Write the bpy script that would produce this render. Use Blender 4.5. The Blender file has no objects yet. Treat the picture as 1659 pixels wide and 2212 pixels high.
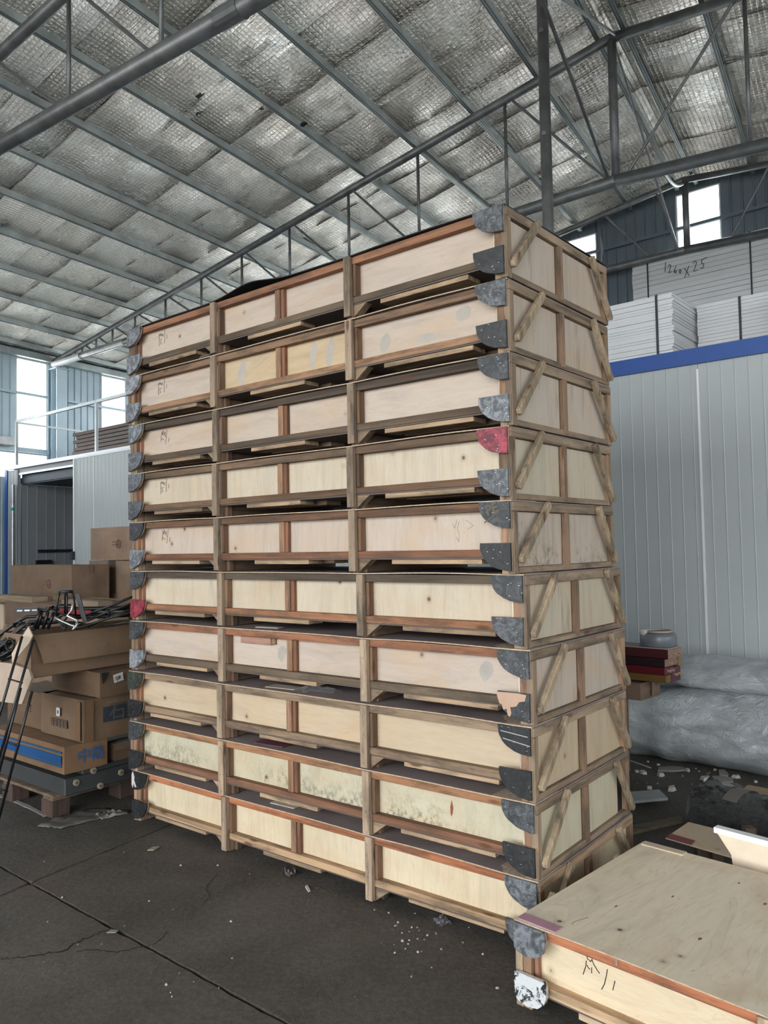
import bpy, bmesh, math, random
from mathutils import Vector, Matrix, noise
random.seed(7)
scene = bpy.context.scene
COL = scene.collection
# ---------------------------------------------------------------- camera
F, PITCH, ROLL, CH = 1695.18, 0.044345, -0.018072, 1.67392      # focal length in px of a 1659 x 2212 frame
CX, CY = 829.5, 1106.0
YB, YX = 0.546736, 0.697156
FW = Vector((0, math.cos(PITCH), math.sin(PITCH)))
UP0 = Vector((0, -math.sin(PITCH), math.cos(PITCH)))
RT0 = Vector((1, 0, 0))
RT = RT0 * math.cos(ROLL) + UP0 * math.sin(ROLL)
UP = UP0 * math.cos(ROLL) - RT0 * math.sin(ROLL)
cam_d = bpy.data.cameras.new('camera')
cam = bpy.data.objects.new('camera', cam_d)
COL.objects.link(cam)
cam.matrix_world = Matrix(((RT.x, UP.x, -FW.x, 0), (RT.y, UP.y, -FW.y, 0), (RT.z, UP.z, -FW.z, CH), (0, 0, 0, 1)))
cam_d.sensor_fit = 'VERTICAL'
cam_d.sensor_height = 24.0
cam_d.lens = F * 24.0 / 2212.0
cam_d.clip_start = 0.02
cam_d.clip_end = 300
scene.camera = cam
# ---------------------------------------------------------------- sky, light, exposure
SKY = 4.2
world = bpy.data.worlds.new('overcast_sky')
scene.world = world
world.use_nodes = True
bg = world.node_tree.nodes['Background']
bg.inputs[0].default_value = (0.95, 0.98, 1.0, 1)
bg.inputs[1].default_value = SKY
scene.view_settings.view_transform = 'Standard'
scene.view_settings.look = 'None'
scene.view_settings.gamma = 1.0
scene.view_settings.use_curve_mapping = False
scene.view_settings.exposure = 0.87
scene.cycles.max_bounces = 10
scene.cycles.diffuse_bounces = 6
scene.cycles.glossy_bounces = 4
scene.cycles.transparent_max_bounces = 12
scene.cycles.sample_clamp_indirect = 6
scene.cycles.caustics_reflective = False
scene.cycles.caustics_refractive = False

# ---------------------------------------------------------------- building axes: U runs along the trusses (to the left), V along the purlins (away)
U = Vector((-math.cos(YX), math.sin(YX), 0))
V = Vector((math.sin(YB), math.cos(YB), 0))
Z = Vector((0, 0, 1))
NU = Vector((math.sin(YX), math.cos(YX), 0))       # square to U
def W(u, v, z=0.0): return U * u + V * v + Z * z
CAMP = Vector((0, 0, CH))
def ray(x, y): return FW + RT * ((x - CX) / F) - UP * ((y - CY) / F)
def solve(d, a, b, P0):
    M = Matrix((d, -a, -b)).transposed()
    return M.inverted() @ (P0 - CAMP)
def onz(x, y, z=0.0):
    d = ray(x, y)
    return CAMP + d * ((z - CH) / d.z)
def onplane(x, y, P0, a, b):
    s = solve(ray(x, y), a, b, P0)
    return s[1], s[2]
def at_v(x, y, v):
    u, z = onplane(x, y, V * v, U, Z)
    return W(u, v, z)
def along(P, d, x, y):
    """length t so that P + d*t stands on the image column x (near row y)"""
    n = ray(x, y - 200).cross(ray(x, y + 200))
    return (CAMP - P).dot(n) / d.dot(n)
def zat(P, y):
    """height at plan point P seen on image row y"""
    t = P - CAMP
    t = Vector((t.x, t.y, 0))
    # (y): solve t + z*Z projected row
    k = (CY - y) / F
    # (t+zZ).UP / (t+zZ).FW = k
    z = (k * t.dot(FW) - t.dot(UP)) / (UP.z - k * FW.z)
    return CH + z

def portal(P, ax, ay, sx, sy, n):
    """area light portal in a wall opening: centre P, half axes, pointing along n"""
    ld = bpy.data.lights.new('sky_portal', 'AREA')
    ld.shape = 'RECTANGLE'
    ld.size = sx; ld.size_y = sy
    ld.cycles.is_portal = True
    o = bpy.data.objects.new('sky_portal', ld)
    n = n.normalized()
    x = ax.normalized(); z = -n; y = z.cross(x)
    o.matrix_world = Matrix(((x.x, y.x, z.x, P.x), (x.y, y.y, z.y, P.y), (x.z, y.z, z.z, P.z), (0, 0, 0, 1)))
    COL.objects.link(o)

UL, UR, VF, VN = 14.84, -10.4, 12.78, -7.0          # left wall, right wall, far gable, near wall
URIDGE, ZR, SL = 2.2, 7.31, 0.1245                   # ridge line and roof slope (top of truss chords)
def roofz(u): return ZR - SL * abs(u - URIDGE)

# ================================================================ materials
def nt(name):
    m = bpy.data.materials.new(name)
    m.use_nodes = True
    t = m.node_tree
    return m, t, t.nodes['Principled BSDF']
def nd(t, ty, **k):
    n = t.nodes.new(ty)
    for a, v in k.items():
        if a.startswith('i_'):
            key = a[2:]
            key = int(key) if key.isdigit() else key.replace('_', ' ')
            n.inputs[key].default_value = v
        else: setattr(n, a, v)
    return n
def lk(t, a, b): t.links.new(a, b)
def mathn(t, op, a, b=None, c=None):
    n = nd(t, 'ShaderNodeMath', operation=op)
    for i, s in enumerate((a, b, c)):
        if s is None: continue
        if isinstance(s, (int, float)): n.inputs[i].default_value = s
        else: lk(t, s, n.inputs[i])
    return n.outputs[0]
def mixc(t, fac, a, b, mode='MIX'):
    n = nd(t, 'ShaderNodeMix', data_type='RGBA', blend_type=mode)
    for s, i in ((fac, n.inputs[0]), (a, n.inputs[6]), (b, n.inputs[7])):
        if isinstance(s, (int, float)): i.default_value = s if i.type == 'VALUE' else (s, s, s, 1)
        elif isinstance(s, tuple): i.default_value = (*s, 1) if len(s) == 3 else s
        else: lk(t, s, i)
    return n.outputs[2]
def ramp(t, fac, stops):
    n = nd(t, 'ShaderNodeValToRGB')
    e = n.color_ramp.elements
    while len(e) < len(stops): e.new(0.5)
    for el, (p, c) in zip(e, stops):
        el.position = p
        el.color = (c, c, c, 1) if isinstance(c, (int, float)) else (*c, 1)
    lk(t, fac, n.inputs[0])
    return n.outputs[0]
def coords(t, scale=(1, 1, 1), rnd=True, kind='Object', rot=(0, 0, 0)):
    tc = nd(t, 'ShaderNodeTexCoord')
    mp = nd(t, 'ShaderNodeMapping')
    mp.inputs['Scale'].default_value = scale
    mp.inputs['Rotation'].default_value = rot
    src = tc.outputs[kind]
    if rnd:
        oi = nd(t, 'ShaderNodeObjectInfo')
        ad = nd(t, 'ShaderNodeVectorMath', operation='ADD')
        r = mathn(t, 'MULTIPLY', oi.outputs['Random'], 37.0)
        lk(t, src, ad.inputs[0]); lk(t, r, ad.inputs[1])
        src = ad.outputs[0]
    lk(t, src, mp.inputs[0])
    return mp.outputs[0]
def noi(t, vec, scale, detail=3, rough=0.55, dist=0.0):
    n = nd(t, 'ShaderNodeTexNoise')
    n.inputs['Scale'].default_value = scale
    n.inputs['Detail'].default_value = detail
    n.inputs['Roughness'].default_value = rough
    n.inputs['Distortion'].default_value = dist
    if vec is not None: lk(t, vec, n.inputs['Vector'])
    return n.outputs[0]
def bump(t, b, h, strength, dist=0.01):
    n = nd(t, 'ShaderNodeBump')
    n.inputs['Strength'].default_value = strength
    n.inputs['Distance'].default_value = dist
    lk(t, h, n.inputs['Height'])
    lk(t, n.outputs[0], b.inputs['Normal'])
    return n
def objcol(t): return nd(t, 'ShaderNodeObjectInfo').outputs['Color']

def m_plain(name, col, rough=0.6, metal=0.0, var=0.15, scale=8, bmp=0.1, spec=0.4):
    m, t, b = nt(name)
    v = coords(t)
    n = noi(t, v, scale, 4)
    f = ramp(t, n, [(0.3, 1 - var), (0.7, 1 + var * 0.4 if var < 1 else 1)])
    lk(t, mixc(t, 1.0, tuple(col), f, 'MULTIPLY'), b.inputs['Base Color'])
    b.inputs['Roughness'].default_value = rough
    b.inputs['Metallic'].default_value = metal
    b.inputs['Specular IOR Level'].default_value = spec
    if bmp: bump(t, b, noi(t, v, scale * 6, 3), bmp, 0.004)
    return m
def m_objcol(name, rough=0.6, metal=0.0, var=0.2, scale=8, bmp=0.1):
    m, t, b = nt(name)
    v = coords(t)
    f = ramp(t, noi(t, v, scale, 4), [(0.3, 1 - var), (0.7, 1.0)])
    lk(t, mixc(t, 1.0, objcol(t), f, 'MULTIPLY'), b.inputs['Base Color'])
    b.inputs['Roughness'].default_value = rough
    b.inputs['Metallic'].default_value = metal
    if bmp: bump(t, b, noi(t, v, scale * 6, 3), bmp, 0.004)
    return m

def m_pine(name, axis):
    """sawn softwood stud, colour from the object, grain along the axis"""
    m, t, b = nt(name)
    sc = [26, 26, 26]; sc[axis] = 1.3
    v = coords(t, tuple(sc))
    w = noi(t, v, 1.0, 4, 0.6, 0.6)
    streak = ramp(t, w, [(0.30, 0.52), (0.48, 0.95), (0.62, 1.08), (0.75, 0.72)])
    sc2 = [9, 9, 9]; sc2[axis] = 1.0
    big = noi(t, coords(t, tuple(sc2)), 0.9, 3, 0.6)
    f2 = ramp(t, big, [(0.33, 0.70), (0.62, 1.12)])
    c = mixc(t, 1.0, objcol(t), streak, 'MULTIPLY')
    c = mixc(t, 1.0, c, f2, 'MULTIPLY')
    # dark weathering and saw marks
    sc3 = [60, 60, 60]; sc3[axis] = 110
    saw = noi(t, coords(t, tuple(sc3)), 1.0, 1)
    dirt = ramp(t, noi(t, coords(t, tuple([3 if i == axis else 14 for i in range(3)])), 1.0, 6, 0.7), [(0.47, 0.0), (0.66, 0.70)])
    c = mixc(t, dirt, c, (0.055, 0.045, 0.036))
    # knots
    vo = nd(t, 'ShaderNodeTexVoronoi')
    vo.inputs['Scale'].default_value = 1.0
    lk(t, coords(t, tuple([3.2 if i == axis else 11 for i in range(3)])), vo.inputs['Vector'])
    kn = ramp(t, vo.outputs['Distance'], [(0.07, 0.85), (0.15, 0.0)])
    c = mixc(t, kn, c, (0.10, 0.045, 0.02))
    lk(t, c, b.inputs['Base Color'])
    b.inputs['Roughness'].default_value = 0.78
    b.inputs['Specular IOR Level'].default_value = 0.25
    h = mathn(t, 'ADD', mathn(t, 'MULTIPLY', w, 0.8), mathn(t, 'MULTIPLY', saw, 0.5))
    bump(t, b, h, 0.45, 0.003)
    return m
PINE = [m_pine('sawn_pine_' + 'xyz'[i], i) for i in range(3)]

def m_ply(name, sc, mould=0.0, stain=0.0):
    m, t, b = nt(name)
    v = coords(t, sc)
    w = noi(t, v, 1.0, 3, 0.5, 1.6)
    g = ramp(t, w, [(0.25, 0.84), (0.5, 1.0), (0.75, 1.05)])
    fine = noi(t, coords(t, tuple(s * 7 for s in sc)), 1.0, 2)
    c = mixc(t, 1.0, objcol(t), g, 'MULTIPLY')
    c = mixc(t, 1.0, c, ramp(t, fine, [(0.3, 0.95), (0.6, 1.02)]), 'MULTIPLY')
    # growth-ring contour lines, faint
    ring = mathn(t, 'FRACT', mathn(t, 'MULTIPLY', w, 9.0))
    c = mixc(t, ramp(t, ring, [(0.0, 0.22), (0.10, 0.0), (0.9, 0.0), (1.0, 0.22)]), c, (0.42, 0.25, 0.13))
    # warm blotches
    bl = noi(t, coords(t, (2.2, 2.2, 4.5)), 1.0, 4, 0.6, 0.5)
    c = mixc(t, ramp(t, bl, [(0.47, 0.0), (0.70, 0.42)]), c, (0.50, 0.33, 0.18))
    # pin knots
    vo = nd(t, 'ShaderNodeTexVoronoi')
    vo.inputs['Scale'].default_value = 5.2
    vv = coords(t)
    lk(t, vv, vo.inputs['Vector'])
    kn = ramp(t, vo.outputs['Distance'], [(0.035, 0.9), (0.06, 0.25), (0.13, 0.0)])
    sel = ramp(t, vo.outputs['Color'], [(0.36, 0.0), (0.40, 1.0)])
    c = mixc(t, mathn(t, 'MULTIPLY', kn, sel), c, (0.11, 0.045, 0.025))
    if stain:
        dr = noi(t, coords(t, (17, 17, 1.6)), 1.0, 4, 0.6, 0.4)
        c = mixc(t, ramp(t, dr, [(0.60, 0.0), (0.74, stain)]), c, (0.17, 0.09, 0.055))
    if mould:
        vz = coords(t, (1, 1, 1), rnd=False)
        sx = nd(t, 'ShaderNodeSeparateXYZ'); lk(t, vz, sx.inputs[0])
        lo = ramp(t, mathn(t, 'DIVIDE', sx.outputs['Z'], 0.3), [(0.25, 1.0), (0.85, 0.0)])
        patch = ramp(t, noi(t, coords(t, (2.6, 2.6, 4)), 1.0, 3), [(0.42, 0.0), (0.62, 1.0)])
        sp = ramp(t, noi(t, coords(t, (34, 34, 26)), 1.0, 5, 0.75), [(0.46, 0.0), (0.60, 1.0)])
        k = mathn(t, 'MULTIPLY', mathn(t, 'MULTIPLY', lo, patch), sp)
        c = mixc(t, mathn(t, 'MULTIPLY', k, mould), c, (0.055, 0.065, 0.045))
    lk(t, c, b.inputs['Base Color'])
    b.inputs['Roughness'].default_value = 0.6
    b.inputs['Specular IOR Level'].default_value = 0.3
    bump(t, b, fine, 0.12, 0.001)
    return m
PLY_H = m_ply('plywood_grain_along', (1.6, 1.6, 9))
PLY_V = m_ply('plywood_grain_upright', (10, 10, 1.3))
PLY_MOULD = m_ply('plywood_mildewed', (5, 5, 2), mould=0.95)
PLY_END = m_ply('plywood_end_weathered', (12, 12, 1.2), stain=0.55)
PLY_END_M = m_ply('plywood_end_damp', (12, 12, 1.2), mould=1.0, stain=0.4)
PLY_TOP = m_ply('plywood_lid_bare', (6, 1.1, 4))

def m_plate():
    m, t, b = nt('painted_corner_board')
    v = coords(t)
    n = noi(t, v, 22, 8, 0.75, 1.2)
    f = ramp(t, n, [(0.44, 0.0), (0.60, 0.75)])
    sc = ramp(t, noi(t, coords(t, (90, 90, 12), rot=(0, 0.5, 0)), 1.0, 4, 0.8), [(0.60, 0.0), (0.68, 0.6)])
    light = mixc(t, 1.0, objcol(t), 1.8, 'MULTIPLY')
    c = mixc(t, f, mixc(t, 1.0, objcol(t), 0.42, 'MULTIPLY'), light)
    c = mixc(t, mathn(t, 'MULTIPLY', sc, 0.5), c, mixc(t, 0.75, (0.42, 0.44, 0.46), objcol(t)))
    lk(t, c, b.inputs['Base Color'])
    b.inputs['Roughness'].default_value = 0.5
    bump(t, b, n, 0.3, 0.002)
    return m
PLATE = m_plate()
def m_plate_worn():
    m, t, b = nt('whitewashed_corner_board')
    v = coords(t)
    n = noi(t, v, 14, 6, 0.7, 1.5)
    f = ramp(t, n, [(0.43, 0.0), (0.47, 1.0)])
    c = mixc(t, f, (0.012, 0.014, 0.016), objcol(t))
    lk(t, c, b.inputs['Base Color'])
    b.inputs['Roughness'].default_value = 0.6
    return m
PLATE_WORN = m_plate_worn()
FILM = m_plain('film_faced_lid', (0.27, 0.218, 0.208), 0.55, 0, 0.25, 5, 0.05)
def m_film():
    t = FILM.node_tree; b = t.nodes['Principled BSDF']
    v = coords(t, (1, 1, 1))
    ck = nd(t, 'ShaderNodeTexBrick'); ck.inputs['Scale'].default_value = 70
    lk(t, v, ck.inputs['Vector'])
    bump(t, b, ck.outputs['Fac'], 0.5, 0.001)
m_film()
PLYEDGE = m_plain('plywood_edge', (0.50, 0.39, 0.28), 0.8, 0, 0.3, 60)
INK = m_plain('black_marker', (0.02, 0.018, 0.018), 0.6, 0, 0, 5, 0)
STAPLE = m_plain('bright_staple', (0.8, 0.8, 0.8), 0.3, 0.8, 0, 5, 0)

def m_foil():
    m, t, b = nt('silver_foil_insulation')
    tc = nd(t, 'ShaderNodeTexCoord')
    uv = tc.outputs['UV']
    oi = nd(t, 'ShaderNodeObjectInfo')
    sx = nd(t, 'ShaderNodeSeparateXYZ'); lk(t, uv, sx.inputs[0])
    # scrim: a square mesh of threads about 5.5 cm apart
    def thread(o, p):
        fr = mathn(t, 'FRACT', mathn(t, 'DIVIDE', o, p))
        d = mathn(t, 'ABSOLUTE', mathn(t, 'SUBTRACT', fr, 0.5))
        return d                                   # 0.5 on the thread
    gu = thread(sx.outputs['X'], 0.056); gv = thread(sx.outputs['Y'], 0.056)
    g = mathn(t, 'MAXIMUM', gu, gv)
    line = ramp(t, g, [(0.40, 0.0), (0.47, 1.0)])
    pillow = mathn(t, 'MULTIPLY', g, g)
    mp = nd(t, 'ShaderNodeMapping'); lk(t, uv, mp.inputs[0])
    ad = nd(t, 'ShaderNodeVectorMath', operation='ADD')
    lk(t, mp.outputs[0], ad.inputs[0]); lk(t, mathn(t, 'MULTIPLY', oi.outputs['Random'], 53.0), ad.inputs[1])
    v = ad.outputs[0]
    ms = nd(t, 'ShaderNodeMapping'); ms.inputs['Scale'].default_value = (1.0, 2.0, 1); lk(t, v, ms.inputs[0])
    st = nd(t, 'ShaderNodeMapping'); st.inputs['Scale'].default_value = (0.6, 10.0, 1); st.inputs['Rotation'].default_value = (0, 0, 0.18); lk(t, v, st.inputs[0])
    wr1 = noi(t, ms.outputs[0], 13, 4, 0.6, 0.9)    # crumples
    wr2 = noi(t, st.outputs[0], 6, 3, 0.5, 0.4)     # tension creases along the slope
    crease = mathn(t, 'ABSOLUTE', mathn(t, 'SUBTRACT', wr1, 0.5))
    crease2 = mathn(t, 'ABSOLUTE', mathn(t, 'SUBTRACT', wr2, 0.5))
    big = noi(t, v, 1.1, 2)
    amt = ramp(t, big, [(0.38, 0.12), (0.62, 1.0)])
    h = mathn(t, 'ADD', mathn(t, 'MULTIPLY', crease, mathn(t, 'MULTIPLY', amt, 2.6)), mathn(t, 'MULTIPLY', crease2, mathn(t, 'SUBTRACT', 1.9, mathn(t, 'MULTIPLY', amt, 1.3))))
    h = mathn(t, 'ADD', h, mathn(t, 'MULTIPLY', pillow, -1.5))
    bump(t, b, h, 1.0, 0.03)
    base = mixc(t, ramp(t, big, [(0.3, 0.0), (0.7, 1.0)]), (0.84, 0.77, 0.69), (0.93, 0.91, 0.87))
    c = mixc(t, mathn(t, 'MULTIPLY', line, 0.5), base, (0.20, 0.19, 0.17))
    lk(t, c, b.inputs['Base Color'])
    b.inputs['Metallic'].default_value = 0.82
    lk(t, ramp(t, noi(t, v, 2.5, 3), [(0.3, 0.14), (0.7, 0.32)]), b.inputs['Roughness'])
    return m
FOIL = m_foil()
STEEL = m_plain('grey_painted_steel', (0.17, 0.175, 0.18), 0.4, 0.45, 0.35, 6, 0.06)
STEEL_L = m_plain('dull_silver_tube', (0.42, 0.42, 0.42), 0.38, 0.8, 0.3, 6, 0.06)
GALV = m_plain('galvanised_purlin', (0.56, 0.62, 0.62), 0.42, 0.5, 0.3, 3, 0.03)
RUST = m_plain('rusty_steel', (0.22, 0.10, 0.055), 0.8, 0.2, 0.4, 20)
CLAD_L = m_plain('haze_paled_cladding', (0.52, 0.63, 0.70), 0.45, 0.25, 0.12, 2, 0)  # haze and flare from the windows are put into this pale blue
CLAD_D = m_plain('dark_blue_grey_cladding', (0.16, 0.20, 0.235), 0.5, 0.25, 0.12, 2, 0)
PANELW = m_plain('white_panel_steel', (0.44, 0.475, 0.48), 0.42, 0.0, 0.06, 1.5, 0)
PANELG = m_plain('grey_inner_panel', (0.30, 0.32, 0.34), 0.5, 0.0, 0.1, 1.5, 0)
BLUE = m_plain('blue_fascia_paint', (0.018, 0.075, 0.30), 0.4, 0.1, 0.1, 3, 0)
DARKG = m_plain('groove_shade', (0.16, 0.18, 0.18), 0.5, 0.5, 0.1, 3, 0)  # darker copy of the purlin metal, for groove shade
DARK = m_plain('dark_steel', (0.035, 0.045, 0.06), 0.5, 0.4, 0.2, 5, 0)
WHITE = m_plain('white_metal_trim', (0.78, 0.80, 0.80), 0.45, 0.1, 0.06, 4, 0)
RAILM = m_plain('pale_rail_paint', (0.66, 0.70, 0.72), 0.4, 0.3, 0.1, 5, 0)
FOAM = m_plain('white_foam_board', (0.72, 0.73, 0.745), 0.9, 0, 0.06, 3, 0.05)
STRAP = m_plain('black_strap', (0.03, 0.03, 0.045), 0.5, 0, 0, 5, 0)
BLACKM = m_plain('black_wire_metal', (0.018, 0.018, 0.02), 0.28, 0.5, 0.2, 9, 0)
BLACKP = m_plain('black_plastic', (0.02, 0.02, 0.022), 0.45, 0, 0.2, 9, 0)
RED = m_plain('red_cloth_strap', (0.35, 0.03, 0.04), 0.7, 0, 0.2, 9)
OUTM = m_plain('yard_bounce_concrete', (0.58, 0.56, 0.52), 0.9, 0, 0.2, 0.5)  # unseen yard, paled to bounce more light up to the ceiling

def m_card():
    m, t, b = nt('brown_cardboard')
    v = coords(t)
    f = ramp(t, noi(t, v, 4, 4), [(0.3, 0.80), (0.7, 1.08)])
    fl = noi(t, coords(t, (160, 160, 2)), 1.0, 2)
    c = mixc(t, 1.0, objcol(t), f, 'MULTIPLY')
    c = mixc(t, 1.0, c, ramp(t, fl, [(0.3, 0.95), (0.7, 1.03)]), 'MULTIPLY')
    c = mixc(t, ramp(t, noi(t, v, 13, 5, 0.7), [(0.60, 0.0), (0.75, 0.5)]), c, (0.09, 0.055, 0.035))
    lk(t, c, b.inputs['Base Color'])
    b.inputs['Roughness'].default_value = 0.75
    bump(t, b, noi(t, v, 9, 4), 0.35, 0.012)
    return m
CARD = m_card()
TAPE = m_plain('brown_packing_tape', (0.17, 0.10, 0.058), 0.18, 0, 0.1, 20, 0.2, 0.6)

def m_concrete():
    m, t, b = nt('grimy_concrete')
    v = coords(t, rnd=False)
    f = noi(t, v, 1.1, 7, 0.62, 0.3)
    c = mixc(t, ramp(t, f, [(0.32, 0.0), (0.68, 1.0)]), (0.050, 0.046, 0.038), (0.112, 0.102, 0.090))
    red = ramp(t, noi(t, v, 0.9, 4, 0.6), [(0.48, 0.0), (0.68, 0.45)])
    c = mixc(t, red, c, (0.105, 0.078, 0.072))
    sp = ramp(t, noi(t, v, 40, 5, 0.75), [(0.42, 0.78), (0.62, 1.18)])
    c = mixc(t, 1.0, c, sp, 'MULTIPLY')
    fle = ramp(t, noi(t, v, 140, 2), [(0.70, 0.0), (0.74, 0.3)])
    c = mixc(t, fle, c, (0.22, 0.21, 0.19))
    lk(t, c, b.inputs['Base Color'])
    lk(t, ramp(t, f, [(0.3, 0.80), (0.7, 0.62)]), b.inputs['Roughness'])
    b.inputs['Specular IOR Level'].default_value = 0.35
    h = mathn(t, 'ADD', noi(t, v, 26, 8, 0.7), mathn(t, 'MULTIPLY', noi(t, v, 5, 4), 1.5))
    bump(t, b, h, 0.55, 0.012)
    return m
CONC = m_concrete()
CRACK = m_plain('black_crack', (0.012, 0.011, 0.010), 0.95, 0, 0, 5, 0)

def m_plastic():
    m, t, b = nt('cloudy_plastic_wrap')
    v = coords(t)
    st = noi(t, coords(t, (2.5, 2.5, 6)), 1.0, 5, 0.6, 1.5)
    c = mixc(t, ramp(t, st, [(0.3, 0.0), (0.7, 1.0)]), (0.34, 0.37, 0.38), (0.62, 0.65, 0.67))
    lk(t, c, b.inputs['Base Color'])
    b.inputs['Roughness'].default_value = 0.14
    b.inputs['Specular IOR Level'].default_value = 0.6
    b.inputs['Subsurface Weight'].default_value = 0.0
    w = mathn(t, 'ABSOLUTE', mathn(t, 'SUBTRACT', noi(t, coords(t, (3.0, 3.0, 5)), 2.6, 7, 0.62, 1.6), 0.5))
    bump(t, b, w, 0.9, 0.05)
    return m
PLASTIC = m_plastic()
def m_clearwrap():
    m, t, b = nt('thin_clear_film')
    b.inputs['Base Color'].default_value = (0.9, 0.92, 0.94, 1)
    b.inputs['Roughness'].default_value = 0.08
    w = noi(t, coords(t, (4, 12, 12)), 2.5, 5, 0.65, 2.0)
    bump(t, b, w, 1.0, 0.03)
    tr = nd(t, 'ShaderNodeBsdfTransparent')
    mx = nd(t, 'ShaderNodeMixShader')
    fr = nd(t, 'ShaderNodeLayerWeight'); fr.inputs[0].default_value = 0.25
    lk(t, mathn(t, 'ADD', mathn(t, 'MULTIPLY', fr.outputs['Facing'], 0.25), 0.03), mx.inputs[0])
    lk(t, tr.outputs[0], mx.inputs[1]); lk(t, b.outputs[0], mx.inputs[2])
    lk(t, mx.outputs[0], t.nodes['Material Output'].inputs[0])
    return m
CLEAR = m_clearwrap()
def m_glass():
    m, t, b = nt('window_glass')
    tr = nd(t, 'ShaderNodeBsdfTransparent'); tr.inputs[0].default_value = (0.96, 0.98, 0.98, 1)
    gl = nd(t, 'ShaderNodeBsdfGlossy'); gl.inputs['Roughness'].default_value = 0.03
    mx = nd(t, 'ShaderNodeMixShader'); mx.inputs[0].default_value = 0.06
    lk(t, tr.outputs[0], mx.inputs[1]); lk(t, gl.outputs[0], mx.inputs[2])
    lk(t, mx.outputs[0], t.nodes['Material Output'].inputs[0])
    return m
GLASS = m_glass()
def m_fibre():
    m, t, b = nt('dark_fibre_wadding')
    v = coords(t, (5, 16, 16))
    n = noi(t, v, 3.0, 9, 0.8, 1.0)
    lk(t, ramp(t, n, [(0.40, (0.006, 0.006, 0.006)), (0.56, (0.07, 0.066, 0.066)), (0.70, (0.26, 0.25, 0.25))]), b.inputs['Base Color'])
    b.inputs['Roughness'].default_value = 0.9
    bump(t, b, n, 1.0, 0.05)
    return m
FIBRE = m_fibre()
OBJM = m_objcol('painted_surface')
OBJS = m_objcol('varnished_surface', 0.35, 0, 0.15, 10, 0.05)

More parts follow.
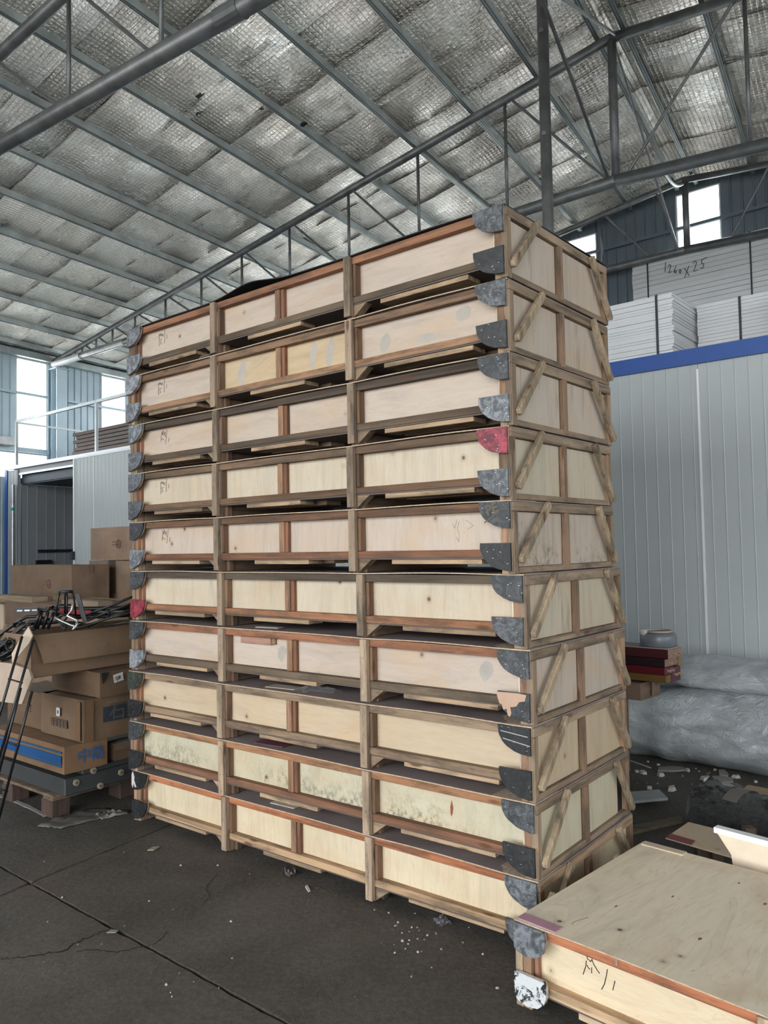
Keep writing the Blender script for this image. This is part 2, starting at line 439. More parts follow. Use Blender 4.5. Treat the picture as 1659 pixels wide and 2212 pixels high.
# ================================================================ geometry helpers
def kids(o): return [c for c in COL.objects if c.parent is o]
class MB:
    def __init__(s): s.v = []; s.f = []; s.uv = None
    def box(s, lo, hi, M=None):
        x0, y0, z0 = lo; x1, y1, z1 = hi
        p = [(x0,y0,z0),(x1,y0,z0),(x1,y1,z0),(x0,y1,z0),(x0,y0,z1),(x1,y0,z1),(x1,y1,z1),(x0,y1,z1)]
        return s.hexa([Vector(q) if M is None else M @ Vector(q) for q in p])
    def hexa(s, p):
        n = len(s.v); s.v += [tuple(q) for q in p]
        s.f += [tuple(n + i for i in q) for q in ((0,3,2,1),(4,5,6,7),(0,1,5,4),(1,2,6,5),(2,3,7,6),(3,0,4,7))]
        return s
    def obox(s, P, a, b, c):
        """box with corner P and edge vectors a, b, c"""
        return s.hexa([P, P+a, P+a+b, P+b, P+c, P+a+c, P+a+b+c, P+b+c])
    def tube(s, p0, p1, r, n=10, r1=None):
        p0 = Vector(p0); p1 = Vector(p1); d = (p1 - p0).normalized()
        a = d.orthogonal().normalized(); b = d.cross(a)
        r1 = r if r1 is None else r1
        k = len(s.v)
        for P, R in ((p0, r), (p1, r1)):
            for i in range(n):
                w = 2 * math.pi * i / n
                s.v.append(tuple(P + (a * math.cos(w) + b * math.sin(w)) * R))
        s.f += [(k+i, k+(i+1) % n, k+n+(i+1) % n, k+n+i) for i in range(n)]
        s.f += [tuple(k+n-1-i for i in range(n)), tuple(k+n+i for i in range(n))]
        return s
    def path(s, pts, r, n=8, closed=False):
        pts = [Vector(p) for p in pts]; m = len(pts); k = len(s.v)
        prev = None
        for j, P in enumerate(pts):
            if closed: d = pts[(j+1) % m] - pts[j-1]
            else: d = pts[min(j+1, m-1)] - pts[max(j-1, 0)]
            d.normalize()
            if prev is None: a = d.orthogonal().normalized()
            else: a = (prev - d * prev.dot(d)).normalized()
            prev = a; b = d.cross(a)
            for i in range(n):
                w = 2 * math.pi * i / n
                s.v.append(tuple(P + (a * math.cos(w) + b * math.sin(w)) * r))
        for j in range(m if closed else m - 1):
            q = ((j+1) % m) * n
            s.f += [(k+j*n+i, k+j*n+(i+1) % n, k+q+(i+1) % n, k+q+i) for i in range(n)]
        if not closed:
            s.f += [tuple(k+n-1-i for i in range(n)), tuple(k+(m-1)*n+i for i in range(n))]
        return s
    def prism(s, poly, ex):
        """polygon (list of points) pushed along ex"""
        n = len(poly); k = len(s.v); ex = Vector(ex)
        s.v += [tuple(Vector(p)) for p in poly] + [tuple(Vector(p) + ex) for p in poly]
        s.f += [tuple(range(k, k+n)), tuple(range(k+2*n-1, k+n-1, -1))]
        s.f += [(k+i, k+n+i, k+n+(i+1) % n, k+(i+1) % n) for i in range(n)]
        return s
    def lathe(s, prof, n=20, C=(0, 0, 0)):
        k = len(s.v); C = Vector(C)
        for r, z in prof:
            for i in range(n):
                w = 2*math.pi*i/n
                s.v.append((C.x + r*math.cos(w), C.y + r*math.sin(w), C.z + z))
        for j in range(len(prof)-1):
            s.f += [(k+j*n+i, k+j*n+(i+1) % n, k+(j+1)*n+(i+1) % n, k+(j+1)*n+i) for i in range(n)]
        s.f += [tuple(k+n-1-i for i in range(n)), tuple(k+(len(prof)-1)*n+i for i in range(n))]
        return s
    def grid(s, fn, nu, nv, uv=None):
        k = len(s.v)
        for j in range(nv+1):
            for i in range(nu+1):
                s.v.append(tuple(fn(i/nu, j/nv)))
        s.f += [(k+j*(nu+1)+i, k+j*(nu+1)+i+1, k+(j+1)*(nu+1)+i+1, k+(j+1)*(nu+1)+i) for j in range(nv) for i in range(nu)]
        return s
    def mesh(s, name):
        me = bpy.data.meshes.new(name)
        me.from_pydata(s.v, [], s.f)
        bm = bmesh.new(); bm.from_mesh(me)
        bmesh.ops.recalc_face_normals(bm, faces=bm.faces)
        bm.to_mesh(me); bm.free()
        return me
    def build(s, name, mat, parent=None, color=None, bevel=0, smooth=False, sub=0, local=True):
        me = s.mesh(name)
        return link(name, me, mat, parent, color, bevel, smooth, sub)
def link(name, me, mat, parent=None, color=None, bevel=0, smooth=False, sub=0):
    if mat is not None and not me.materials: me.materials.append(mat)
    o = bpy.data.objects.new(name, me)
    COL.objects.link(o)
    if parent is not None: o.parent = parent
    if color: o.color = (*color, 1)
    if smooth:
        me.polygons.foreach_set('use_smooth', [True] * len(me.polygons))
    if bevel:
        b = o.modifiers.new('bevel', 'BEVEL'); b.width = bevel; b.segments = 1; b.limit_method = 'ANGLE'
    if sub:
        b = o.modifiers.new('sub', 'SUBSURF'); b.levels = sub; b.render_levels = sub
    return o
def thing(name, label, cat, loc=(0, 0, 0), rotz=0.0, group=None):
    o = bpy.data.objects.new(name, None)
    COL.objects.link(o)
    o.location = loc; o.rotation_euler = (0, 0, rotz)
    o.empty_display_size = 0.1
    o['label'] = label; o['category'] = cat
    if group: o['group'] = group
    return o
def tag(o, label, cat, group=None, kind=None):
    o['label'] = label; o['category'] = cat
    if group: o['group'] = group
    if kind: o['kind'] = kind
    return o
def struct(o):
    o['kind'] = 'structure'; return o
def recentre(o):
    """put the origin of a one-mesh thing at its own base"""
    me = o.data
    xs = [v.co for v in me.vertices]
    c = Vector((sum(v.x for v in xs)/len(xs), sum(v.y for v in xs)/len(xs), min(v.z for v in xs)))
    me.transform(Matrix.Translation(-c)); o.location = o.location + c
    return o
def bez(pts, n=6):
    """Catmull-Rom through points"""
    P = [Vector(p) for p in pts]; out = []
    for i in range(len(P)-1):
        a = P[max(i-1, 0)]; b = P[i]; c = P[i+1]; d = P[min(i+2, len(P)-1)]
        for k in range(n):
            t = k/n
            out.append(0.5*((2*b) + (c-a)*t + (2*a-5*b+4*c-d)*t*t + (3*b-a-3*c+d)*t**3))
    out.append(P[-1]); return out
def strokes(mb, lines, fn, w=0.003, lift=0.0012):
    """pen strokes on a face: fn maps (x, y) to a 3-D point and fn.n is the outward normal"""
    for st in lines:
        pts = [fn(x, y) for x, y in st]
        for a, b in zip(pts, pts[1:]):
            d = (b - a)
            if d.length < 1e-6: continue
            d.normalize(); s = d.cross(fn.n).normalized() * w/2
            a2 = a - d*w*0.3; b2 = b + d*w*0.3
            mb.hexa([a2-s, a2+s, b2+s, b2-s, a2-s+fn.n*lift, a2+s+fn.n*lift, b2+s+fn.n*lift, b2-s+fn.n*lift])
class Face:
    def __init__(s, P, ax, ay, n): s.P = P; s.ax = ax; s.ay = ay; s.n = n
    def __call__(s, x, y): return s.P + s.ax*x + s.ay*y
def text_mesh(body, size, P, ax, ay, n, mat, parent, name='lettering', color=None, bold=0.0, wscale=1.0):
    c = bpy.data.curves.new(name, 'FONT'); c.body = body; c.size = size; c.extrude = 0.0006; c.offset = bold
    c.resolution_u = 2
    o = bpy.data.objects.new('tmp', c); COL.objects.link(o)
    dg = bpy.context.evaluated_depsgraph_get()
    me = bpy.data.meshes.new_from_object(o.evaluated_get(dg))
    bpy.data.objects.remove(o)
    ax = ax.normalized()*wscale; ay = ay.normalized(); n = n.normalized()
    P = P + n*0.0012
    me.transform(Matrix(((ax.x, ay.x, n.x, P.x), (ax.y, ay.y, n.y, P.y), (ax.z, ay.z, n.z, P.z), (0, 0, 0, 1))))
    me.materials.clear()
    return link(name, me, mat, parent, color)
# ================================================================ the setting
NI = Vector((V.y, -V.x, 0))          # inward normal of the left wall
yard = MB().box((-45, -45, -0.3), (45, 45, -0.13)).build('yard_ground', OUTM)  # out of view, its pale top throws light in through the openings
struct(yard)
# floor: sub-base and cast slabs with open joints
fl = MB(); fl.prism([W(UL, VN, -0.13), W(UL, VF, -0.13), W(UR, VF, -0.13), W(UR, VN, -0.13)], (0, 0, 0.09))
floor = struct(fl.build('floor', CRACK))
X0 = Vector((-1.833, 4.068, 0))
m2 = Matrix((U.to_2d(), V.to_2d())).transposed().inverted() @ X0.to_2d()
def clampu(u): return max(UR, min(UL, u))
def clampv(v): return max(VN, min(VF, v))
rs = random.Random(3)
SP = 5.2
for i in range(-4, 5):
    for j in range(-4, 4):
        u0, u1 = clampu(m2.x + i*SP), clampu(m2.x + (i+1)*SP)
        v0, v1 = clampv(m2.y + j*SP), clampv(m2.y + (j+1)*SP)
        if u1 - u0 < 0.05 or v1 - v0 < 0.05: continue
        near = abs(i + 0.5) < 2 and abs(j + 0.5) < 2
        n = 90 if near else 6
        g = 0.0065
        pts = []
        def jit(): return g + (abs(rs.gauss(0, 0.0035)) if near else 0)
        for k in range(n): pts.append(W(u0 + jit(), v0 + (v1-v0)*(k+0.3)/n, -0.05))
        for k in range(n): pts.append(W(u0 + (u1-u0)*(k+0.3)/n, v1 - jit(), -0.05))
        for k in range(n): pts.append(W(u1 - jit(), v1 - (v1-v0)*(k+0.3)/n, -0.05))
        for k in range(n): pts.append(W(u1 - (u1-u0)*(k+0.3)/n, v0 + jit(), -0.05))
        MB().prism(pts, (0, 0, 0.05)).build('concrete_slab', CONC, floor)
def crack(pix, w):
    mb = MB(); pts = [onz(x, y) for x, y in pix]
    q = bez(pts, 8)
    L = []; R = []
    for k, P in enumerate(q):
        d = (q[min(k+1, len(q)-1)] - q[max(k-1, 0)]).normalized(); s = Vector((-d.y, d.x, 0))
        ww = w * (0.3 + 0.7*math.sin(math.pi*min(1, (k+0.5)/len(q)))) * rs.uniform(0.5, 1.3)
        J = s * rs.gauss(0, w*0.6)
        L.append(P + J + s*ww/2); R.append(P + J - s*ww/2)
    for a in range(len(q)-1):
        h = Vector((0, 0, 0.0012))
        mb.hexa([L[a], R[a], R[a+1], L[a+1], L[a]+h, R[a]+h, R[a+1]+h, L[a+1]+h])
    mb.build('crack', CRACK, floor)
crack([(0, 2071), (45, 2068), (100, 2060), (140, 2052), (165, 2035), (200, 2022), (240, 2004)], 0.010)
crack([(165, 2055), (210, 2052), (250, 2058), (290, 2048), (322, 2042)], 0.006)
crack([(470, 1888), (455, 1905), (446, 1918), (453, 1935), (440, 1950)], 0.004)
crack([(330, 2042), (352, 2026), (362, 2012)], 0.004)

def ribsheet(mb, org, d, n, s0, s1, zlo, zhi, pitch=0.175, dep=0.018, rw=0.02, groove=False, phase=0.0):
    """upright profiled sheet from s0 to s1 along d; ribs stand out along n"""
    xs = [(s0, 0.0)]
    k = math.ceil((s0 - phase)/pitch)
    while True:
        c = phase + k*pitch
        if c - rw > s1: break
        for off, h in ((-rw, 0), (-rw*0.45, dep), (rw*0.45, dep), (rw, 0)):
            if s0 < c+off < s1: xs.append((c+off, -h if groove else h))
        k += 1
    xs.append((s1, 0.0))
    kk = len(mb.v)
    for s, h in xs:
        P = org + d*s + n*h
        z0 = zlo(s) if callable(zlo) else zlo
        z1 = zhi(s) if callable(zhi) else zhi
        mb.v.append((P.x, P.y, z0)); mb.v.append((P.x, P.y, z1))
    mb.f += [(kk+2*i, kk+2*i+2, kk+2*i+3, kk+2*i+1) for i in range(len(xs)-1)]
    return mb
def wall(name, org, d, n, s0, s1, ztop, wins, mat, **kw):
    cuts = sorted({s0, s1} | {w[0] for w in wins} | {w[1] for w in wins})
    cuts = [c for c in cuts if s0 <= c <= s1]
    mb = MB()
    for a, b in zip(cuts, cuts[1:]):
        mid = (a+b)/2
        ws = sorted([(w[2], w[3]) for w in wins if w[0] <= mid <= w[1]])
        z = 0.0
        for lo, hi in ws:
            if lo - z > 1e-3: ribsheet(mb, org, d, n, a, b, z, lo, **kw)
            z = hi
        ribsheet(mb, org, d, n, a, b, z, ztop, **kw)
    # plain outer skin gives the wall its thickness
    for a, b in zip(cuts, cuts[1:]):
        mid = (a+b)/2
        ws = sorted([(w[2], w[3]) for w in wins if w[0] <= mid <= w[1]])
        z = 0.0
        for lo, hi in ws + [(None, None)]:
            top0 = lo if lo is not None else (ztop(a) if callable(ztop) else ztop)
            top1 = lo if lo is not None else (ztop(b) if callable(ztop) else ztop)
            if top0 - z > 1e-3:
                o = -n*0.02; o2 = -n*0.07
                A = org + d*a; B = org + d*b
                mb.hexa([A+o+Z*z, B+o+Z*z, B+o2+Z*z, A+o2+Z*z, A+o+Z*top0, B+o+Z*top1, B+o2+Z*top1, A+o2+Z*top0])
            z = hi
    return struct(mb.build(name, mat))
LW = [(7.49, 8.21, 3.83, 5.70), (9.60, 10.29, 3.83, 5.70), (5.38, 6.10, 3.83, 5.70), (3.27, 3.99, 3.83, 5.70),
      (1.16, 1.88, 3.83, 5.70), (-0.95, -0.23, 3.83, 5.70), (-3.06, -2.34, 3.83, 5.70), (-5.2, -4.45, 3.83, 5.70),
      (11.7, 12.4, 3.83, 5.70)]
LOWW = (2.6, 8.22, 3.20, 3.74)
LWA = []
for w in LW: LWA.append(w)
wall('wall_left', U*UL, V, NI, VN, VF, 5.93, LWA + [LOWW], CLAD_L, pitch=0.17, phase=0.05, dep=0.02, rw=0.014)
GW = [(1.71, 2.40, 5.75, 7.26), (3.77, 4.45, 6.30, 7.03), (-0.45, 0.25, 5.75, 7.0), (-2.6, -1.9, 5.3, 6.7), (5.6, 7.3, 4.6, 6.6), (8.2, 10.0, 4.4, 6.3), (11.0, 12.6, 4.2, 5.9)]  # last three are added, hidden by the stack, to brighten the ceiling foil
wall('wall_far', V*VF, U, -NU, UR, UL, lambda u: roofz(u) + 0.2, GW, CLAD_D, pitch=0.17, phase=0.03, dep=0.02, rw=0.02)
RW = [(v, v+2.2, 2.2, 5.65) for v in (-6.3, -3.3, -0.3, 2.7, 5.7, 8.7)]  # unseen windows, enlarged to send more light onto the ceiling
wall('wall_right', U*UR, V, -NI, VN, VF, 5.93, RW, CLAD_L, pitch=0.34)
NW = [(-4.6, 5.6, 0.0, 4.7)]
wall('wall_near', V*VN, U, NU, UR, UL, lambda u: roofz(u) + 0.2, [(-6.6, 8.6, 0.0, 5.7), (10.8, 12.2, 3.0, 5.4)], CLAD_L, pitch=0.34)  # unseen openings, made wide and tall for extra ceiling light
nwin = 0
def window(org, d, n, w, bars=True):
    global nwin
    nwin += 1
    a, b, z0, z1 = w
    e = bpy.data.objects.new('window_%d' % nwin, None); COL.objects.link(e); e['kind'] = 'structure'
    c = org + d*((a+b)/2); e.location = (c.x, c.y, z0)
    def L(s, z, dep): return org + d*(s-(a+b)/2) - org + n*dep + Z*(z-z0)
    t = 0.022
    mb = MB()
    for s0, s1, q0, q1 in ((a, a+t, z0, z1), (b-t, b, z0, z1), (a+t, b-t, z0, z0+t), (a+t, b-t, z1-t, z1)):
        mb.obox(L(s0, q0, -0.05), d*(s1-s0), n*0.05, Z*(q1-q0))
    mb.build('window_frame', WHITE, e)
    MB().obox(L(a+t, z0+t, -0.03), d*(b-a-2*t), n*0.004, Z*(z1-z0-2*t)).build('glass_pane', GLASS, e)
    portal(org + d*((a+b)/2) + Z*((z0+z1)/2) - n*0.06, d, Z, b-a, z1-z0, n)
for w in LWA[:2]: window(U*UL, V, NI, w)
window(U*UL, V, NI, LOWW)
for w in LWA[2:]: window(U*UL, V, NI, w)
for w in GW: window(V*VF, U, -NU, w)
for w in RW: window(U*UR, V, -NI, w)
portal(V*VN + U*1.0 + Z*2.85, U, Z, 15.2, 5.7, NU)
# girts and eave beam on the cladding
def girt(org, d, n, s0, s1, z, h=0.06, dep=0.06, mat=CLAD_L, nm='trim_1', off=0.03):
    return struct(MB().obox(org + d*s0 + n*off + Z*z, d*(s1-s0), n*dep, Z*h).build(nm, mat))
girt(U*UL, V, NI, VN+0.1, 8.2, 4.93, 0.05); girt(U*UL, V, NI, 8.66, VF-0.1, 4.93, 0.05, nm='trim_2')
girt(U*UL, V, NI, VN+0.1, 8.2, 3.745, 0.08, nm='trim_3')
girt(U*UL, V, NI, VN+0.1, VF-0.1, 5.71, 0.13, 0.12, GALV, 'trim_4')
girt(V*VF, U, -NU, UR+0.1, UL-0.3, 6.655, 0.05, 0.05, CLAD_D, 'trim_5')

# ---------------------------------------------------------------- ceiling: roof deck, foil strips, purlins
PURL_L = [2.36, 3.14, 4.05, 4.97, 5.86, 6.83, 7.75, 8.72, 9.64, 10.6, 11.6, 12.55, 13.5, 14.4]
PURL_R = [2.06, 1.22, 0.28, -0.66, -1.6, -2.54, -3.48, -4.42, -5.36, -6.3, -7.24, -8.2, -9.15, -10.1]
def deck(mb, ua, ub):
    P = [W(ua, VN-0.4, roofz(ua)+0.22), W(ub, VN-0.4, roofz(ub)+0.22), W(ub, VF+0.4, roofz(ub)+0.22), W(ua, VF+0.4, roofz(ua)+0.22)]
    mb.prism(P, (0, 0, 0.05))
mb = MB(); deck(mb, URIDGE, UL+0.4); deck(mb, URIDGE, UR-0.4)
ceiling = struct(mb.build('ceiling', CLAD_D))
rs = random.Random(11)
def foil(side, v0, v1, k):
    ps = sorted(PURL_L) if side > 0 else sorted([-p for p in PURL_R])
    ps = [URIDGE if side > 0 else -URIDGE] + ps
    ub = UL if side > 0 else -UR
    edges = sorted(set(ps + [ub]))
    us = []
    for a, b in zip(edges, edges[1:]):
        n = max(2, int((b-a)/0.10))
        us += [(a + (b-a)*i/n, i/n) for i in range(n)]
    us.append((ub, 0.0))
    nv = 9
    me_v = []; uvs = []
    so = rs.uniform(0, 50); sagk = rs.uniform(0.010, 0.026)
    for j in range(nv+1):
        v = v0 + (v1-v0)*j/nv
        for u_, fr in us:
            u = u_ * side
            sag = sagk * math.sin(math.pi*fr)**0.8
            nz = noise.noise(Vector((u*1.6+so, v*3.0, so))) * 0.018 + noise.noise(Vector((u*5+so, v*7, 1.0))) * 0.010
            e = (0.012 if k % 2 else 0.0) + (0.010 if j == 0 else 0)
            z = roofz(u) + 0.132 - e - (sag + nz) * (1 if 0.02 < fr < 0.98 else 0.15)
            me_v.append(W(u, v, z)); uvs.append((u, v))
    nu = len(us) - 1
    me = bpy.data.meshes.new('foil_strip')
    fs = [(j*(nu+1)+i, j*(nu+1)+i+1, (j+1)*(nu+1)+i+1, (j+1)*(nu+1)+i) for j in range(nv) for i in range(nu)]
    me.from_pydata([tuple(p) for p in me_v], [], fs)
    ul = me.uv_layers.new(name='UVMap')
    flat = []
    for p in me.polygons:
        for vi in p.vertices: flat += list(uvs[vi])
    ul.data.foreach_set('uv', flat)
    link('foil_strip', me, FOIL, ceiling, smooth=True)
v = 5.57 - 16*0.82; k = 0
while v < VF:
    for side in (1, -1):
        foil(side, max(v, VN), min(v + 0.95, VF), k)
    v += 0.82; k += 1
    if v + 0.95 < VN: continue
h_, fl_, lp_, tk = 0.085, 0.056, 0.014, 0.005
for u in PURL_L + PURL_R:
    s = 1 if u > URIDGE else -1
    z = roofz(u) + 0.04
    prof = [(0, 0), (fl_, 0), (fl_, lp_), (fl_-tk, lp_), (fl_-tk, tk), (tk, tk), (tk, h_-tk), (fl_-tk, h_-tk), (fl_-tk, h_-lp_), (fl_, h_-lp_), (fl_, h_), (0, h_)]
    pts = [W(u + s*(a - fl_/2), VN+0.02, z + b) for a, b in prof]
    MB().prism(pts, V*(VF-VN-0.04)).build('purlin', GALV, ceiling)
    # dark strips underneath, the shade of folded grooves put into their colour
    for q in (-0.017, 0.010): MB().obox(W(u + q, VN+0.05, z-0.004), U*0.007, V*(VF-VN-0.1), Z*0.004).build('purlin_shade_line', DARKG, ceiling)
# tears in the foil, with a hanging scrap each
for x, y, w in ((432, 205, 0.05), (431, 243, 0.05), (655, 268, 0.06), (565, 235, 0.035), (12, 485, 0.07)):
    d = ray(x, y)
    Mi = Matrix((U, V, Z)).transposed().inverted()
    dc = Mi @ d
    s = (ZR + 0.075 + SL*URIDGE - CH) / (dc.z + SL*dc.x)
    P = CAMP + d*s
    poly = []
    for q in range(9):
        a = q*2*math.pi/9; r = w*rs.uniform(0.4, 1.2)
        poly.append(P + U*math.cos(a)*r*1.5 + V*math.sin(a)*r*0.7 + Z*rs.uniform(-0.02, 0.0))
    MB().prism(poly, (0, 0, 0.004)).build('torn_scrap', BLACKP, ceiling)

# ---------------------------------------------------------------- roof trusses
def truss(label, vf, posts, braces, u0=14.55, u1=-10.15, zb=5.67, dz=0.0, rk=0.05, rtop=0.055, rbot=0.066, mat=STEEL, droop=0.0):
    vb = vf(URIDGE)
    t = thing('roof_truss', label, 'truss', W(URIDGE, vb, zb))
    O = W(URIDGE, vb, zb)
    def T(u): return W(u, vf(u), roofz(u) - 0.02 + dz) - O
    def B(u): return W(u, vf(u), zb - (droop*(URIDGE-u) if u < URIDGE else 0)) - O
    MB().tube(T(u0+0.15), T(URIDGE), rtop, 18).build('top_chord', mat, t, smooth=True)
    MB().tube(T(URIDGE), T(u1-0.1), rtop, 18).build('top_chord', mat, t, smooth=True)
    MB().tube(B(u0+0.15), B(URIDGE), rbot, 18).build('bottom_chord', mat, t, smooth=True)
    MB().tube(B(URIDGE), B(u1-0.1), rbot, 18).build('bottom_chord', mat, t, smooth=True)
    for u in posts:
        r = rk if abs(u-URIDGE) < 0.05 else 0.021
        MB().tube(T(u), B(u), r, 10).build('web_post' if r < 0.04 else 'king_post', mat, t, smooth=True)
    for a, b in braces:
        MB().tube(T(a), B(b), 0.018, 8).build('web_brace', mat, t)
    return t, T, B, O
PL = [3.58, 4.93, 6.19, 7.42, 8.55, 9.62, 10.67, 11.64, 12.42, 13.02, 13.55, 14.02]
PR = [0.81] + [2*URIDGE - p for p in PL[1:] if 2*URIDGE - p > -9.9]
def pattern(pl, pr):
    br = []
    prev = URIDGE
    for p in pl: br.append((p-0.06, prev+0.07)); prev = p
    prev = URIDGE
    for p in pr: br.append((p+0.08, prev-0.10)); prev = p
    return br
t2, T2, B2, O2 = truss('grey tubular roof truss running behind the top of the crate stack', lambda u: 8.3, [URIDGE] + PL + PR, pattern(PL, PR), droop=0.085)
MB().tube(B2(14.70), B2(13.6), 0.072, 14).build('end_sleeve', WHITE, t2)
MB().tube(B2(13.5), B2(12.0), 0.069, 14).build('end_sleeve', STEEL_L, t2)
P1 = [7.34, 6.0, 4.72, 3.45, 8.6, 9.8, 10.9, 11.9, 12.8, 13.6]
P1s = sorted(P1)
t1, T1, B1, O1 = truss('thick dark steel truss crossing the upper left corner nearest the camera', lambda u: 3.45 + (7.0-u)*0.085, [URIDGE] + P1s + [2*URIDGE-p for p in P1s if p < 12], pattern(P1s, [2*URIDGE-p for p in P1s if p < 12]), dz=-0.07, rtop=0.058, rbot=0.074)
for o in t1.children:
    pass
MB().tube(B1(4.05), B1(3.80), 0.083, 16).build('pipe_coupling', STEEL, t1)
P3 = [3.55, 4.95, 6.3, 7.6, 8.9, 10.1, 11.2, 12.2, 13.1, 0.80, -0.6, -2.0, -3.4, -4.8, -6.2, -7.6]
br3 = [(3.50, 2.72), (2.62, 2.30), (0.95, 1.55)] + [(a-0.05, b+0.05) for a, b in ((4.95, 3.55), (6.3, 4.95), (7.6, 6.3), (8.9, 7.6), (10.1, 8.9), (11.2, 10.1), (12.2, 11.2))] + [(a+0.05, b-0.05) for a, b in ((-0.6, 0.8), (-2.0, -0.6), (-3.4, -2.0), (-4.8, -3.4))]
t3, T3, B3, O3 = truss('distant roof truss in front of the far gable windows', lambda u: 12.37, [2.17] + P3, br3, zb=6.19, rk=0.05, rtop=0.05, rbot=0.06, droop=0.05)
def I_column(u, v, h, label):
    t = thing('steel_column', label, 'column', W(u, v, 0))
    a, b = V*0.13, -U*0.26
    MB().obox(-a, a*2, -U*0.02, Z*h).build('flange', CLAD_L, t)
    MB().obox(-a - U*0.24, a*2, -U*0.02, Z*h).build('flange', CLAD_L, t)
    MB().obox(-V*0.008 - U*0.02, V*0.016, -U*0.22, Z*h).build('web_plate', CLAD_L, t)
    MB().obox(-V*0.17 + Z*h + U*0.02, V*0.34, -U*0.32, Z*0.02).build('cap_plate', CLAD_L, t)
    return t
I_column(14.80, 8.40, 5.56, 'steel column in flare-paled blue between the two bright side windows')  # window flare is part of the column's pale colour
I_column(14.80, 12.37, 6.0, 'pale steel column of the left wall hidden behind the crate stack')
I_column(14.80, 2.8, 5.55, 'pale steel column of the left wall outside the frame nearest the camera')
# middle post, standing on the floor behind the stack
Pm = at_v(1179, 300, 6.70)
Pm = Vector((Pm.x, Pm.y, 0))
um = (Matrix((U, V, Z)).transposed().inverted() @ Pm).x
t = thing('steel_post', 'dark round steel post rising behind the top right of the stack', 'post', Pm)
MB().tube((0, 0, 0.012), (0, 0, roofz(um) + 0.04), 0.053, 18).build('pipe', STEEL, t, smooth=True)
MB().box((-0.12, -0.12, 0), (0.12, 0.12, 0.012)).build('base_plate', STEEL, t)
for zz in (6.55, 5.55):
    MB().tube(Vector((-0.03, -0.06, zz)), Vector((-0.02, 0.0, zz)), 0.022, 10).build('bolt', STEEL, t)
# sway braces along the ridge
def brace(a, b, r, label, sag=0.0, mat=STEEL):
    pts = [a.lerp(b, i/10) - Z*sag*math.sin(math.pi*i/10) for i in range(11)]
    o = MB().path(pts, r, 8).build('sway_brace', mat)
    tag(o, label, 'brace', 'sway braces along the roof ridge'); recentre(o)
A = O2 + B2(URIDGE); Bb = O2 + T2(URIDGE)
brace(A + U*0.07, O1 + T1(URIDGE), 0.018, 'long thin brace from the king post foot up past the round steel post')
brace(Bb - U*0.06, O1 + B1(URIDGE), 0.018, 'pale brace reaching the top of the king post from the upper edge', mat=STEEL_L)
brace(Bb - U*0.02 - Z*0.05, O3 + B3(URIDGE) + U*0.1, 0.017, 'thin brace falling from the king post top to the distant truss', mat=STEEL_L)
brace(A - U*0.5 - Z*0.02, O3 + T3(URIDGE) - Z*0.06, 0.020, 'bright bent brace from the lower chord to the far truss peak', 0.10, STEEL_L)

# ---------------------------------------------------------------- panel room behind the stack
VR = 6.90; HR = 3.27
room = thing('panel_room', 'white sandwich-panel storage room with a blue top edge behind the stack', 'room', W(1.16, VR, 0))
RO = W(1.16, VR, 0)
def wp(s0, s1, z0, z1, mat=PANELW, nm='wall_panel'):
    mb = MB()
    ribsheet(mb, U*0 - NU*0.0, U, -NU, s0+0.002, s1-0.002, z0, z1, pitch=0.108, dep=0.004, rw=0.007, groove=False, phase=s0+0.054)
    mb.obox(U*(s0+0.002) + NU*0.01 + Z*z0, U*(s1-s0-0.004), NU*0.05, Z*(z1-z0))
    mb.build(nm, mat, room)
us = [1.16 + k*1.0 for k in range(-6, 9)]
for a in us:
    if a + 1.0 < 11.4 and a > -5: wp(a-1.16, a+1.0-1.16, 0.0, HR)
wp(9.16-1.16, 10.3-1.16, 0.0, HR); wp(10.3-1.16, 11.30-1.16, 0, HR)
MB().obox(-U*0.009 - NU*0.012, U*0.018, NU*0.010, Z*(HR-0.13)).build('joint_strip', WHITE, room)
MB().obox(U*(-6) - NU*0.03 + Z*3.185, U*14.6, NU*0.02, Z*0.135).build('fascia', BLUE, room, None)
MB().obox(U*(8.6) - NU*0.045 + Z*3.255, U*(14.09-1.16-8.6), NU*0.05, Z*0.064).build('edge_channel', RAILM, room)
wp(13.60-1.16, 13.99-1.16, 0, HR-0.03, PANELG)
MB().obox(U*(13.99-1.16) - NU*0.02, U*0.10, NU*0.08, Z*(HR-0.02)).build('corner_post', BLUE, room)
# inside: left inner wall, back wall, ceiling, lintel
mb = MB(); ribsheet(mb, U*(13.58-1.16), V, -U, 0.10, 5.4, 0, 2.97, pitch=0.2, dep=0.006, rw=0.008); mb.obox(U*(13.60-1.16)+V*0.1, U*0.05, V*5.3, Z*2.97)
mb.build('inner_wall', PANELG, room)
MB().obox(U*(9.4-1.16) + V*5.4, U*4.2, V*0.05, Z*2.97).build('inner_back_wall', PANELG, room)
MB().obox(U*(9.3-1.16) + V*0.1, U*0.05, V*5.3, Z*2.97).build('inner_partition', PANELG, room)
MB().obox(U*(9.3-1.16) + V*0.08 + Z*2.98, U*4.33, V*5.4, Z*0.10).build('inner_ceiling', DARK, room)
MB().obox(U*(11.0-1.16) + V*0.02 + Z*3.14, U*2.62, V*0.04, Z*0.035).build('track_rail', RAILM, room)
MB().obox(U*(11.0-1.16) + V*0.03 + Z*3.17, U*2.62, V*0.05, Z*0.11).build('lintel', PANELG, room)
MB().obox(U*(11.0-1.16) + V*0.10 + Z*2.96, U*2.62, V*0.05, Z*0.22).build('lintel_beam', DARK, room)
MB().obox(U*(13.555-1.16) + V*0.4 + Z*1.68, -U*0.04, V*4.8, Z*0.06).build('inner_bumper', DARK, room)
MB().obox(U*(13.555-1.16) + V*0.35 + Z*1.42, -U*0.06, V*0.32, Z*0.12).build('switch_box', BLACKP, room)
